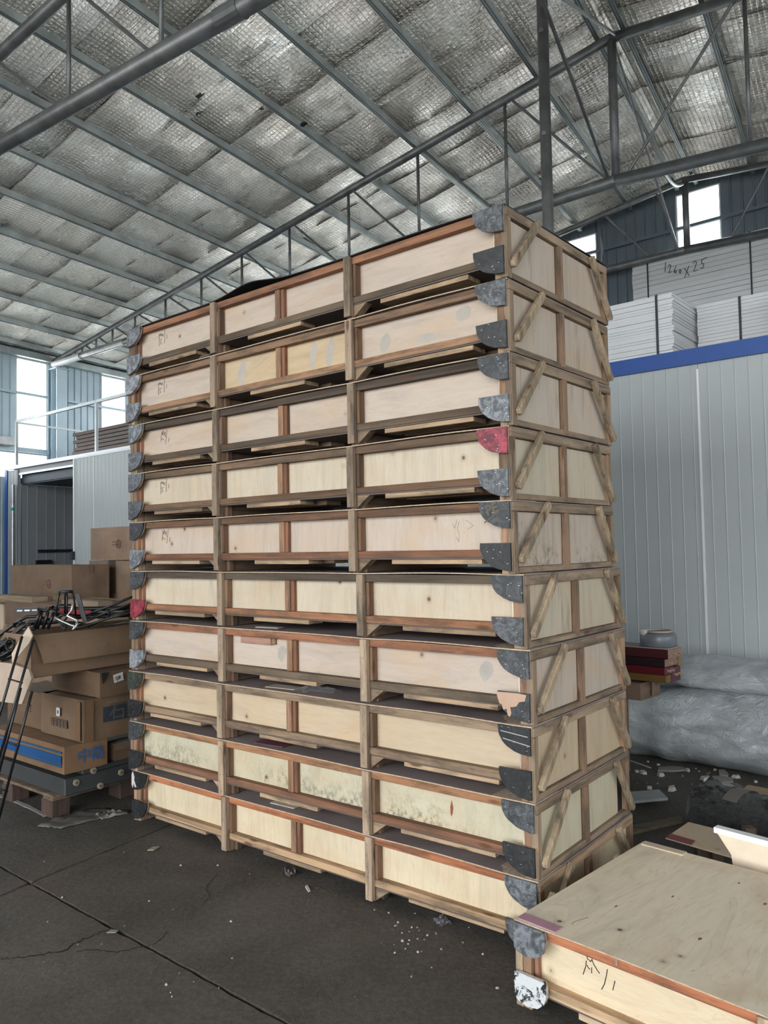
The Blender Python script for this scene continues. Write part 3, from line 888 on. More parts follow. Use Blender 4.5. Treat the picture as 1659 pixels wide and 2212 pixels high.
MB().obox(U*(-6.0) + V*0.09 + Z*3.285, U*(14.09-1.16+6.0), V*5.75, Z*0.03).build('roof_panel', PANELG, room)
wp(13.0, 13.0, 0, 0) if False else None
P = W(13.67, 6.84, 0)
o = thing('downpipe', 'pale galvanised pipe with a green band beside the dark doorway', 'pipe', P)
MB().tube((0, 0, 0), (0, 0, 2.96), 0.035, 14).build('pipe', STEEL_L, o)
MB().tube((0, 0, 2.47), (0, 0, 2.53), 0.0365, 14).build('green_band', OBJM, o, (0.05, 0.35, 0.25))
# sliding door
door = thing('sliding_door', 'tall white ribbed sliding door left of the crate stack', 'door', W(10.2, VR-0.09, 0.05))
mb = MB(); ribsheet(mb, U*0, U, -NU, -1.3, 1.17, 0, 3.20, pitch=0.11, dep=0.004, rw=0.008); mb.obox(-U*1.3 + NU*0.004, U*2.47, NU*0.045, Z*3.2)
mb.build('door_leaf', PANELW, door)
MB().obox(U*1.17 - NU*0.012, U*0.035, NU*0.07, Z*3.2).build('edge_trim', WHITE, door)
MB().obox(-U*1.3 - NU*0.012 + Z*3.185, U*2.47, NU*0.01, Z*0.03).build('edge_trim', WHITE, door)
MB().obox(U*0.55 - NU*0.007, U*0.012, NU*0.006, Z*3.18).build('joint_strip', WHITE, door)
MB().obox(U*1.16 - NU*0.05 + Z*1.50, U*0.07, NU*0.05, Z*0.14).build('handle', DARK, door)
# railing on the roof of the room
g = thing('guard_railing', 'white railing along the roof edge of the panel room', 'railing', W(13.75, VR+0.03, 3.345))
for u in (13.75, 10.90, 8.05):
    MB().obox(U*(u-13.75) - U*0.02 - Z*0.02, U*0.045, NU*0.045, Z*0.86).build('railing_post', RAILM, g)
MB().obox(-U*5.72 + Z*0.80, U*5.72, NU*0.045, Z*0.05).build('top_rail', RAILM, g)
MB().obox(U*0.0 + Z*0.79, V*3.4, U*0.035, Z*0.035).build('side_rail', RAILM, g)
MB().obox(U*0.0 + V*3.4 - Z*0.02, V*0.035, U*0.035, Z*0.83).build('railing_post', RAILM, g)
# brown corrugated sheets on the roof
st = thing('sheet_stack', 'pile of torn brown corrugated sheets behind the white railing', 'sheets', W(12.0, 7.75, 3.318))
rs = random.Random(5); z = 0.0
for k in range(9):
    hh = 0.072
    a0 = 0.95 - k*0.0 + rs.uniform(-0.12, 0.08) + (0.0 if k > 3 else -0.2 + k*0.06)
    pts = [];
    n = 9
    for q in range(n): pts.append(U*(a0 + rs.uniform(-0.05, 0.03)) + NU*(q/(n-1)*0.9))
    poly = [-U*1.2 + NU*0.0] + pts + [-U*1.2 + NU*0.9]
    o = MB().prism([p + Z*z for p in poly], Z*(hh-0.014)).build('corrugated_sheet', OBJM, st, (0.16, 0.115, 0.10))
    z += hh
for k, (vv, ln) in enumerate(((6.95, 0.42), (6.6, 0.3))):
    o = MB().obox(W(14.74, vv, 3.832), V*ln, -U*0.14, Z*(0.17 - k*0.06)).build('wrapped_parcel', STEEL_L, None, None, 0.01)
    tag(o, ('silver parcel on the sill at the left edge under the window wall', 'lower silver parcel further left on the sill of the side wall')[k], 'parcel'); recentre(o)

# ---------------------------------------------------------------- foam board bundles on the roof of the room
def foam(label, u0, u1, v, dep, z0, h, nb, straps, seed, jag=0.02, group='strapped foam board bundles on the panel room'):
    rs = random.Random(seed)
    t = thing('foam_bundle', label, 'foam boards', W((u0+u1)/2, v, z0), 0, group)
    mb_h = h/nb; uc = (u0+u1)/2
    for k in range(nb):
        j0, j1, jf = rs.uniform(-jag, jag), rs.uniform(-jag, jag), rs.uniform(-jag, jag)*0.5
        MB().obox(U*(u0-uc+j0) + NU*jf + Z*(k*mb_h), U*(u1-u0+j1-j0), NU*dep, Z*(mb_h*0.93)).build('foam_board', FOAM, t)
    for s in straps:
        s -= uc
        mb = MB()
        mb.obox(U*(s-0.011) - NU*(jag*0.5+0.006), U*0.022, NU*0.004, Z*h)
        mb.obox(U*(s-0.011) - NU*(jag*0.5+0.006) + Z*(h*0.9985), U*0.022, NU*(dep*0.5), Z*0.004)
        mb.build('strap', STRAP, t)
    return t
DZ = 3.318
fa = foam('white foam bundle with ragged right end beside the crate stack', 1.455, 3.3, 7.4, 1.15, DZ, 0.69, 27, (1.60, 2.55), 1, 0.014)
fb = foam('white foam bundle right of the ragged one above the blue edge', 0.655, 1.33, 8.0, 1.0, DZ, 0.69, 20, (0.93,), 2, 0.006)
fd = foam('white foam bundle end at the right edge of the picture above blue', -0.6, 0.55, 7.5, 1.2, DZ, 0.60, 20, (0.0,), 4, 0.02)
fc = foam('tall foam stack marked by hand under the far gable window', 0.2, 3.08, 12.46, 0.20, DZ, 2.93, 38, (2.82, 1.27), 3, 0.012)
f_ = Face(U*(2.55-1.64) - NU*0.012 + Z*2.58, -U, Z, -NU)
mb = MB()
DG = {'1': [[(.3,1),(.1,0)]], '2': [[(0,.8),(.3,1),(.6,.8),(.1,0),(.7,.05)]], '6': [[(.6,1),(.1,.5),(.1,.1),(.5,0),(.6,.3),(.15,.35)]], '0': [[(.3,.7),(0,.35),(.25,0),(.55,.3),(.3,.7)]],
      'X': [[(0,.8),(.7,0)],[(.7,.9),(0,-.1)]], '5': [[(1.1,1.0),(.25,.85),(.2,.5),(.6,.4),(.4,0),(0,.05)]]}
x_ = 0.0
for c_, w_, s_, dy in (('1',.05,.15,.05), ('2',.075,.13,.02), ('6',.07,.11,-.01), ('0',.07,.09,-.03), ('X',.12,.17,-.10), ('2',.10,.16,-.05), ('5',.13,.15,-.03)):
    strokes(mb, [[(x_ + a*s_*.6, dy + b*s_) for a, b in st_] for st_ in DG[c_]], f_, 0.010)
    x_ += w_ + .012
mb.build('handwriting', STRAP, fc)
# ================================================================ plywood crates
CL, CB, CHT = 2.794, 1.0, 0.31
WR1 = [[(.014,.23),(.011,.21),(.005,.194),(0,.18)], [(.016,.246),(.019,.238),(.025,.236),(.031,.233),(.036,.243),(.040,.232),(.047,.223),(.055,.213),(.064,.206)],
       [(.016,.216),(.021,.209),(.027,.206)], [(.034,.214),(.033,.196)], [(.094,.229),(.089,.205),(.081,.176),(.070,.155)], [(.121,.201),(.112,.168)]]
WR2 = [[(0,.24),(.002,.21),(.001,.17)], [(.002,.235),(.010,.248),(.016,.232),(.024,.246),(.031,.228),(.040,.240),(.046,.222)], [(.006,.21),(.018,.203),(.030,.212)],
       [(.012,.198),(.024,.186),(.012,.18)], [(.062,.262),(.060,.18)], [(.086,.226),(.084,.200)]]
WR3 = [[(0,.19),(.012,.25),(.016,.228),(.028,.252),(.034,.222),(.046,.245),(.05,.21)], [(.0,.20),(.02,.205),(.034,.192)], [(.05,.17),(.066,.255)], [(.084,.205),(.082,.178)]]
def quarter(R, H, sx, rs, top=True, n=12):
    """quarter-round corner board outline in (a, z); flat top edge, curved low inner corner"""
    pts = [(0, 0), (0, -H)]
    for k in range(n+1):
        w = math.pi/2*k/n
        pts.append((R*math.sin(w)**0.9 * sx if sx != 1 else R*math.sin(w), -H*math.cos(w)**0.85))
    out = [(0, 0)]
    for k in range(n+1):
        w = math.pi/2*k/n
        a = R*math.sin(w); z = -H*(math.cos(w)**0.8)
        out.append((a + rs.uniform(-.0012, .0012), z + rs.uniform(-.0012, .0012)))
    return out
def crate(k, label, O, ang, panel, ply, rails, plates, lid='film', endply=PLY_END, post=(.30, .225, .16), endrail=(.27, .195, .135), endpanel=None, wr=None, group='plywood crates in the tall stack', openend=False, bulge=0.006, mid=None, planks=(.46,.32,.20)):
    rs = random.Random(100+k)
    t = thing('plywood_crate', label, 'crate', O, -ang, group)
    def jc(c, f=0.12): 
        q = 1 + rs.uniform(-f, f); return tuple(min(1, x*q) for x in c)
    def bx(nm, a0, a1, b0, b1, z0, z1, mat, col, bev=0.0018):
        return MB().box((-a1, b0, z0), (-a0, b1, z1)).build(nm, mat, t, col, bev)
    PX_, PY_, PZ_ = PINE
    endpanel = endpanel or tuple(x*0.92 for x in panel)
    # front panels between the posts
    for a0, a1 in ((.060, .868), (.900, 1.395), (1.430, 1.912), (1.952, 2.735)):
        c = mid if (mid and .9 <= a0 < 1.9) else panel
        bx('side_panel', a0, a1, .046, .056, .075, .302, ply, jc(c, .03), 0)
    bx('back_panel', .02, CL-.02, CB-.03, CB-.02, .075, .302, PLY_H, panel, 0)
    top, bot = [tuple(x*f for x, f in zip(c, (.92, .88, .86))) for c in rails]
    bx('top_rail', .03, CL-.03, .006, .046, .267, .3035, PX_, top)
    bx('bottom_rail', .03, CL-.03, .006, .046, .071, .104, PX_, bot)
    bx('back_rail', .03, CL-.03, CB-.045, CB-.005, .267, .3035, PX_, top)
    bx('back_rail', .03, CL-.03, CB-.045, CB-.005, .071, .104, PX_, bot)
    bx('floor_sheet', .03, CL-.03, .01, CB-.03, .064, .0705, OBJM, (.11, .085, .07), 0)
    # tall posts: face batten and darker stud behind it, gusset at the foot
    for a, s in ((.862, -1), (1.905, 1)):
        bx('post_batten', a, a+.042, -.018, .006, .008, .3025, PZ_, jc(post))
        bx('post_stud', a-.018, a+.030, .0065, .045, .001, .262, PZ_, jc((.20, .12, .076))) if False else bx('post_stud', a-.018, a+.034, .0461, .082, .001, .30, PZ_, jc((.20, .12, .076)))
        bx('post_side', a-.018, a-.001, .0055, .045, .106, .265, PZ_, jc((.20, .115, .07)))
        bx('post_foot', a+.002, a+.038, .007, .045, .001, .069, PZ_, jc((.27, .17, .11)))
        a1 = a if s < 0 else a+.042
        poly = [(-a1, .012, .068), (-(a1 + s*.085), .012, .068), (-(a1+s*.060), .012, .050), (-a1, .012, .006)]
        MB().prism(poly, (0, .045, 0)).build('gusset', PX_, t, jc((.34, .24, .16)))
        bx('runner', a-.005, a+.035, .09, CB-.05, .001, .063, PINE[1], jc((.20, .13, .09)))
    bx('middle_stud', 1.394, 1.431, .014, .046, .1045, .2665, PZ_, jc((.33, .19, .115)))
    bx('middle_stud', 1.372, 1.3935, .024, .046, .1045, .2665, PZ_, jc((.25, .12, .07)))
    # end uprights seen from the long side
    for a0, a1, c in ((.022, .056, (.32, .19, .12)), (CL-.056, CL-.022, (.29, .175, .11))):
        bx('end_upright', a0, a1, .004, .044, .001 if False else .105, .266, PZ_, jc(c))
        bx('end_foot', a0, a1, .004, .060, .001, .070, PZ_, jc((.38, .27, .18)))
    bx('upright_edge', .0575, .0700, .020, .045, .105, .266, PZ_, (.78, .68, .56))
    bx('upright_edge', CL-.074, CL-.058, .024, .045, .105, .266, PZ_, jc((.27, .14, .09)))
    bx('runner', .025, .060, .065, CB-.03, .001, .063, PINE[1], jc((.28, .2, .14)))
    bx('runner', CL-.060, CL-.025, .065, CB-.03, .001, .063, PINE[1], jc((.28, .2, .14)))
    for a0, a1 in ((.18, .68), (1.24, 1.66), (2.10, 2.58)):
        d = rs.uniform(-.03, .03)
        bx('bottom_plank', a0+d, a1+d, .012 + rs.uniform(-.004, .01), .12, .042, .0635, PX_, jc(tuple(x*.85 for x in planks), .25))
        bx('bottom_plank', a0+d-.05, a1+d-.01, .16, .27, .042, .0635, PX_, jc((.26, .18, .12), .2))
    # right-hand end frame (a = 0) and left-hand end
    for side in (0, 1):
        def ex(nm, a0, a1, b0, b1, z0, z1, mat, col, bev=.0018):
            if side: a0, a1 = CL-a1, CL-a0
            return bx(nm, a0, a1, b0, b1, z0, z1, mat, col, bev)
        if not (openend and side == 0):
            ex('end_panel', .012, .021, .038, .462, .030, .262, endply, jc(endpanel, .03), 0)
            ex('end_panel', .012, .021, .505, .956, .030, .262, endply, jc(endpanel, .03), 0)
        else:
            ex('end_panel', .012, .021, .038, .462, .030, .262, endply, jc(endpanel, .03), 0)
            ex('end_panel', .012, .021, .505, .885, .030, .262, endply, jc(endpanel, .03), 0)
            ex('gap_shade', .018, .0215, .89, .956, .030, .262, CRACK, None, 0)  # black sheet, puts the shade inside the open gap into colour
        ex('end_top_rail', -.008, .0215, .0, CB, .264, .3035, PY_, jc(endrail))
        ex('end_bottom_rail', -.006, .0215, .038, CB-.04, .003, .0285, PY_, jc(endrail))
        ex('corner_post', -.008, .0215, .0, .037, .001, .263, PZ_, jc(tuple(x*.95 for x in endrail)))
        ex('corner_post', -.008, .0215, CB-.042, CB, .001, .263, PZ_, jc((.34, .22, .14)))
        ex('end_stud', -.010, .0115, .463, .504, .010, .2635, PZ_, jc((.28, .18, .12)))
        for (b0, z0, b1, z1) in ((.258, .290, .040, .064), (.795, .288, .985, .040)):
            b0 += rs.uniform(-.02, .02); b1 += rs.uniform(-.006, .006)
            q = Vector((0, b1-b0, z1-z0)); L = q.length; q.normalize(); s = Vector((0, -q.z, q.y))*0.017
            x0 = .0105 if side == 0 else -(CL + .0105) - .0
            dx = .024 if side == 0 else -.024
            x0 = .0085 if side == 0 else -(CL+.0085)
            A = Vector((x0, b0, z0)) - q*0.012; B = Vector((x0, b1, z1)) + q*0.012
            poly = [A-s, A-s*0.2-q*.006, A+s, B+s, B+s*.1+q*.008, B-s]
            MB().prism(poly, (dx, 0, 0)).build('diagonal_brace', PZ_, t, jc((.36, .275, .185)), .003)
    # lid with a pale cut edge
    ph = rs.uniform(0, 6); 
    def wav(a):
        f = 0.0
        for lo, hi, s in ((.05, .86, 1), (.90, 1.90, .8), (1.95, 2.75, .7)):
            if lo < a < hi: f = max(0, math.sin(math.pi*(a-lo)/(hi-lo)))*s*(0.65 + 0.35*math.sin(3*a+ph))
        return f
    top_m = {'film': FILM, 'ply': PLY_TOP, 'black': BLACKP}[lid]
    def lidp(z, dz):
        def fn(x, y):
            a = -.004 + (CL+.008)*x
            e = max(0.0, 1 - y*5)
            bz = bulge*wav(a)*e
            if k == 1: bz += 0.040*math.exp(-((a-1.62)/.20)**2)*max(0, 1-y*2.5)
            if k == 1: bz += 0.012*math.exp(-((a+.05)/.5)**2)*y
            return (-a, -.008 + (CB+.012)*y, z + dz + bz)
        return fn
    mb = MB(); mb.grid(lidp(.3045, 0), 60, 8); n0 = len(mb.v)
    mb.grid(lidp(.3045, .0045), 60, 8)
    NX = 61
    for i in range(60):
        mb.f.append((i, i+1, n0+i+1, n0+i)); q = 8*NX
        mb.f.append((q+i, n0+q+i, n0+q+i+1, q+i+1))
    for j in range(8):
        mb.f.append((j*NX, n0+j*NX, n0+(j+1)*NX, (j+1)*NX)); q = 60
        mb.f.append((j*NX+q, (j+1)*NX+q, n0+(j+1)*NX+q, n0+j*NX+q))
    mb.build('lid', top_m, t, (.74, .64, .49) if lid == 'ply' else None)
    if lid != 'black':
        mb = MB()
        for i in range(60):
            p = [Vector(lidp(.3042, 0)(x, 0)) for x in (i/60, (i+1)/60)]
            q = Vector((0, -.0012, 0)); h = Vector((0, 0, .0048))
            mb.hexa([p[0]+q, p[1]+q, p[1], p[0], p[0]+q+h, p[1]+q+h, p[1]+h, p[0]+h])
        mb.build('lid_edge', PLYEDGE, t)
        if k != 11:
            bx('corner_shim', -.004, .20, -.010, .20, .3092, .3105, PLYEDGE, None, 0) if k in (5, 6, 7, 8, 9, 10) else None
    # corner boards
    for (side, zt, col, H) in (('R', .305, plates[0], .112), ('R', .131, plates[1], .116), ('L', .305, plates[2], .112), ('L', .131, plates[3], .116)):
        o = quarter(.148, H, 1, rs)
        if side == 'R': pts = [(-(a), -.020, zt+z) for a, z in o]
        else: pts = [(-(CL-a), -.020, zt+z) for a, z in o]
        mat = PLATE
        if k == 11 and side == 'L':
            # near the camera these are tongue shaped
            o = [(0, 0), (.125, 0), (.132, -.02), (.132, -.052), (.122, -.078), (.095, -.100), (.055, -.108), (.02, -.103), (0, -.090)]
            pts = [(-(CL-a), -.020, zt+z) for a, z in o]
            mat = PLATE if zt > .2 else PLATE_WORN
        pl = MB().prism(pts, (0, .013, 0)).build('corner_board', mat, t, col)
        if sum(abs(c-d) for c, d in zip(col, (.25, .030, .048))) < .1: pl['label'] = 'red painted corner board'
        MB().prism([(p[0], -.0068, p[2]) for p in pts], (0, .0045, 0)).build('board_backing', PLYEDGE, t)
        mb = MB()
        for q in range(5):
            a, z = o[rs.randrange(1, len(o))]; f = rs.uniform(.3, .88)
            x = -(a*f) if side == 'R' else -(CL-a*f); zz = zt + z*f - .006
            w = rs.uniform(-.5, .5)
            d = Vector((math.cos(w), 0, math.sin(w)))*.0032
            P = Vector((x, -.0205, zz)); s = Vector((-d.z, 0, d.x))*.15
            mb.hexa([P-d-s, P+d-s, P+d-s-Vector((0,.0008,0)), P-d-s-Vector((0,.0008,0)), P-d+s, P+d+s, P+d+s-Vector((0,.0008,0)), P-d+s-Vector((0,.0008,0))])
        st_ = mb.build('staples', STAPLE, pl); st_['kind'] = 'stuff'
        if k == 5 and side == 'R' and zt > .2:
            text_mesh('PE', .062, Vector((-.105, -.0202, .245)), Vector((1, 0, .35)), Vector((-.35, 0, 1)), Vector((0, -1, 0)), OBJM, pl, 'lettering', (.10, .09, .065), .002)
            MB().obox(Vector((-.12, -.0205, .215)), Vector((.07, 0, .045)), Vector((0, -.0006, 0)), Vector((-.003, 0, .005))).build('painted_stroke', OBJM, pl, (.10, .09, .065))
        if k == 8 and side == 'R' and zt > .2:
            for q in (0, 1):
                MB().obox(Vector((-.135+q*.01, -.0205, .280-q*.03)), Vector((.125, 0, -.012-q*.006)), Vector((0, -.0006, 0)), Vector((0, 0, .0035))).build('white_stripe', OBJM, pl, (.42, .42, .42))
        if k == 7 and side == 'R' and zt < .2:
            oo = [(0.012, -.004), (.05, -.0), (.146, -.002), (.15, -.016), (.138, -.05), (.128, -.052), (.12, -.075), (.105, -.068), (.10, -.095), (.09, -.10), (.083, -.085), (.088, -.06), (.06, -.055), (.045, -.035), (.02, -.030)]
            MB().prism([(-a, -.0225, zt+z) for a, z in oo], (0, .0025, 0)).build('peeled_face', OBJM, pl, (.52, .34, .24))
        if k == 10 and side == 'L' and zt > .2:
            oo = [(.0, -.02), (.012, -.0), (.03, -.03), (.025, -.05), (.05, -.09), (.035, -.095), (.02, -.07), (.012, -.10), (0, -.085)]
            MB().prism([(-(CL-a), -.0222, zt+z) for a, z in oo], (0, .002, 0)).build('paper_remnant', OBJM, pl, (.6, .55, .52))
    # nail heads on the battens
    mb = MB()
    for a in (.862, 1.905):
        for q in range(6):
            zz = .03 + q*.048 + rs.uniform(-.01, .01); dx = rs.uniform(-.008, .008)
            A_ = Vector((-(a+.026)+dx, -.0186, zz)); mb.obox(A_, Vector((.007, 0, .009*rs.choice((-1, 1)))), Vector((0, .0006, 0)), Vector((.0008, 0, .0012)))
    o = mb.build('nails', INK, t); o['kind'] = 'stuff'
    if wr:
        f = Face(Vector((-2.55 if k == 11 else -2.535, .0458, 0)), Vector((1, 0, 0)), Vector((0, 0, 1)), Vector((0, -1, 0)))
        mb = MB(); strokes(mb, wr, f, .0028 if k == 11 else .0022)
        mb.build('handwriting', INK, t)
    return t
G = lambda g: (g, g*1.08, g*1.18)
REDP = (.25, .030, .048)
PK = (.50, .418, .35); CR = (.535, .46, .355); YL = (.52, .41, .27)
X, Y, YS = .5599153939899357, 3.2458925563363232, .6795685510491996
OFF = [(-.0329, -.0181, .0130), (-.0265, -.0042, .0059), (-.0227, .0029, .0093), (-.0323, .0087, .0116), (-.0294, .0127, .0130),
       (.0140, .0125, -.0036), (.0309, .0022, -.0117), (.0275, -.0074, -.0138), (.0332, -.0056, -.0150), (.0380, -.0035, -.0087)]
SPEC = [
 ('topmost crate of the ten-high stack, under a dark lid with lifted edge', PK, PLY_H, ((.33,.17,.10), (.15,.115,.08)), (G(.085), G(.02), G(.15), G(.17)), dict(lid='black', wr=WR2, endrail=(.30,.22,.15))),
 ('second crate from the top, plywood smeared with pale grey filler', PK, PLY_H, ((.30,.195,.125), (.38,.23,.14)), (G(.09), G(.022), G(.25), G(.16)), dict(wr=WR2, mid=YL)),
 ('third crate from the top, with blackened top rail and brown stained left panel', (.50,.42,.35), PLY_H, ((.095,.075,.058), (.13,.095,.065)), (G(.045), G(.16), G(.17), G(.12)), dict(wr=WR3)),
 ('fourth crate from the top, with a red corner board on its right end', CR, PLY_V, ((.19,.13,.085), (.17,.105,.065)), (REDP, G(.11), G(.10), G(.07)), dict(wr=WR2)),
 ('fifth crate from the top, lowest of the set-back half, lettered black corner board', PK, PLY_V, ((.20,.115,.07), (.22,.11,.065)), (G(.04), G(.012), G(.04), G(.16)), dict(endply=PLY_END_M, wr=WR3)),
 ('sixth crate from the top, with a red corner board at its lower left', CR, PLY_V, ((.12,.095,.07), (.38,.19,.105)), (G(.045), G(.075), G(.045), REDP), dict(endrail=(.29,.21,.15))),
 ('seventh crate from the top, with a chipped bare wood corner board', PK, PLY_H, ((.32,.15,.085), (.17,.13,.09)), (G(.06), G(.04), G(.05), G(.22)), dict(post=(.40,.30,.21))),
 ('eighth crate from the top, with white-striped black corner board', (.52,.42,.30), PLY_H, ((.31,.23,.155), (.29,.21,.14)), (G(.014), G(.012), (.04,.045,.035), G(.012)), dict(post=(.40,.30,.21), endply=PLY_END)),
 ('ninth crate from the top, with green-black mildew across its panels', (.52,.475,.35), PLY_MOULD, ((.36,.19,.10), (.25,.13,.08)), (G(.07), G(.02), G(.05), G(.018)), dict(post=(.42,.31,.22), openend=True)),
 ('bottom crate of the ten-high stack, resting on the concrete floor', (.60,.51,.36), PLY_V, ((.42,.17,.085), (.48,.33,.20)), (G(.13), G(.1), G(.014), G(.016)), dict(post=(.42,.31,.22), endrail=(.33,.22,.14)))]
crates = []
for i, (lab, pan, ply, rl, pl, kw) in enumerate(SPEC):
    dx, dy, dr = OFF[i]
    crates.append(crate(i+1, lab, (X+dx, Y+dy, CHT*(9-i)), YS+dr, pan, ply, rl, pl, **kw))
crate(11, 'single low crate with a bare plywood lid in the lower right corner', (2.446, .970, 0), .7785, (.64, .53, .37), PLY_H, ((.50,.20,.10), (.58,.42,.26)), (G(.1), G(.1), G(.14), (.55,.57,.58)), lid='ply', wr=WR1, group=None, post=(.6,.45,.3), planks=(.55,.42,.28), endrail=(.5,.38,.25))
c11 = [o for o in COL.objects if o.get('label', '').startswith('single low crate')][0]
def on11(nm, a0, a1, b0, b1, h, mat, col):
    return MB().box((-a1, b0, .3092), (-a0, b1, .3092+h)).build(nm, mat, c11, col, .001)
on11('corner_strip', CL-.165, CL-.004, .0, .05, .004, OBJM, (.45, .25, .31))
on11('corner_strip', CL-.20, CL-.006, .955, 1.0, .006, OBJM, (.62, .50, .38))
mb = MB()
for pts_ in ([(.16, .02), (.175, .07), (.17, .12), (.19, .18)], [(.60, .015), (.605, .05), (.62, .09)], [(.98, .012), (1.0, .07), (.985, .13), (1.02, .2), (1.01, .27), (1.03, .34)], [(1.25, .01), (1.28, .09), (1.27, .16), (1.30, .26)]):
    strokes(mb, [pts_], Face(Vector((-CL, 0, .3088)), Vector((1, 0, 0)), Vector((0, 1, 0)), Vector((0, 0, 1))), .0018)
mb.build('lid_crack', OBJM, c11, (.16, .07, .06))
mb = MB()
for a_, b_ in ((.22, .33), (.34, .55), (.33, .14), (.55, .30), (.72, .5), (.62, .72), (.85, .22), (1.05, .6), (1.15, .4), (.48, .84), (.95, .88), (1.2, .8)):
    mb.prism([(-CL + a_ + .006*math.cos(g_)*(1 if a_ > .5 else .6), b_ + .011*math.sin(g_), .3090) for g_ in [i*math.pi/4 for i in range(8)]], (0, 0, .0006))
mb.build('knot_marks', OBJM, c11, (.22, .12, .07))
MB().box((-(CL-.40), -.0095, .285), (-(CL-.404), -.0085, .318)).build('bright_nail', STAPLE, c11)
# grey filler smears on the second crate, and the board nailed to the seventh
c2, c7 = crates[1], crates[6]
rs = random.Random(9)
def smear(par, a, z, w, h, lean=.2):
    n = 12; pts = []
    for q in range(n):
        g = 2*math.pi*q/n
        pts.append((-(a) + w*math.cos(g)*rs.uniform(.75, 1.1) + lean*h*math.sin(g), .0457, z + h*math.sin(g)*rs.uniform(.8, 1.1)))
    MB().prism(pts, (0, .0008, 0)).build('filler_smear', OBJM, par, (.44, .40, .35))
for a, z, w, h in ((1.74, .19, .035, .075), (1.18, .19, .025, .08), (1.06, .19, .028, .08), (.70, .17, .035, .05), (.25, .22, .05, .035), (.45, .15, .07, .022)): smear(c2, a, z, w, h)
smear(c7, 1.50, .19, .035, .045); smear(c7, .24, .20, .035, .045)
lb = MB().box((-1.80, .022, .228), (-1.56, .045, .264)).build('label_board', PINE[0], c7, (.42, .24, .18), .002)
MB().box((-1.56, .030, .232), (-1.535, .045, .264)).build('label_board', PINE[0], c7, (.25, .16, .10), .002)
f = Face(Vector((-1.05, .0456, 0)), Vector((1, 0, 0)), Vector((0, 0, 1)), Vector((0, -1, 0)))
# faint pencil scribble on crate five, blood-red knot on crate nine
mb = MB(); strokes(mb, [[(.72, .22), (.73, .20), (.745, .24)], [(.74, .16), (.75, .14), (.755, .165), (.745, .20), (.755, .23)], [(.79, .235), (.83, .21), (.80, .195)]], f, .002)
mb.build('pencil_marks', OBJM, crates[4], (.35, .32, .30))
MB().prism([(-.44, .0457, .16), (-.432, .0457, .175), (-.428, .0457, .20), (-.436, .0457, .235), (-.445, .0457, .20), (-.444, .0457, .175)], (0, .0006, 0)).build('red_knot', OBJM, crates[8], (.25, .07, .04))
# scraps lying on the lids
def scrap(k, label, a, b, w, d, col, rot=0.1, cat='scrap', h=.004, nm='card_scrap', zadd=0.0):
    cr_ = crates[k-1]; M = Matrix.LocRotScale(cr_.location, cr_.rotation_euler, None)
    P = M @ Vector((-a, b, .3095 + zadd))
    o = MB().box((-w/2, -d/2, 0), (w/2, d/2, h)).build(nm, OBJM, None, col, .0008)
    o.location = P; o.rotation_euler = (0, 0, cr_.rotation_euler.z + rot); tag(o, label, cat)
scrap(8, 'pale card on the lid of the eighth crate beside the crumpled film', 1.50, .075, .20, .09, (.5, .42, .34), zadd=.005)
scrap(9, 'maroon card on the lid of the ninth crate', 1.60, .08, .20, .10, (.16, .06, .07), zadd=.005)
scrap(10, 'cream card on the lid of the bottom crate', 1.52, .085, .17, .10, (.60, .54, .45), .05, zadd=.005)
scrap(7, 'small pale card under the left half of the sixth crate', 1.62, .07, .16, .05, (.55, .48, .40), zadd=.005)
def crumple(k, label, a, b, w):
    cr_ = crates[k-1]; M = Matrix.LocRotScale(cr_.location, cr_.rotation_euler, None)
    P = M @ Vector((-a, b, .316))
    r2 = random.Random(k*7+3)
    mb = MB()
    def fn(x, y):
        return (w*(x-.5), (y-.5)*w*.45, .022*noise.noise(Vector((x*5, y*4, k))) + .02*math.sin(math.pi*x)*math.sin(math.pi*y) + .004)
    mb.grid(fn, 18, 8)
    o = mb.build('plastic_scrap', CLEAR, None, None, 0, True); o.location = P; o.rotation_euler = (0, 0, cr_.rotation_euler.z + .2); tag(o, label, 'plastic film')
crumple(8, 'crumpled clear film on the lid of the eighth crate', 1.28, .09, .24)
crumple(2, 'crumpled clear film between the two topmost crates at left', 2.02, .05, .16)
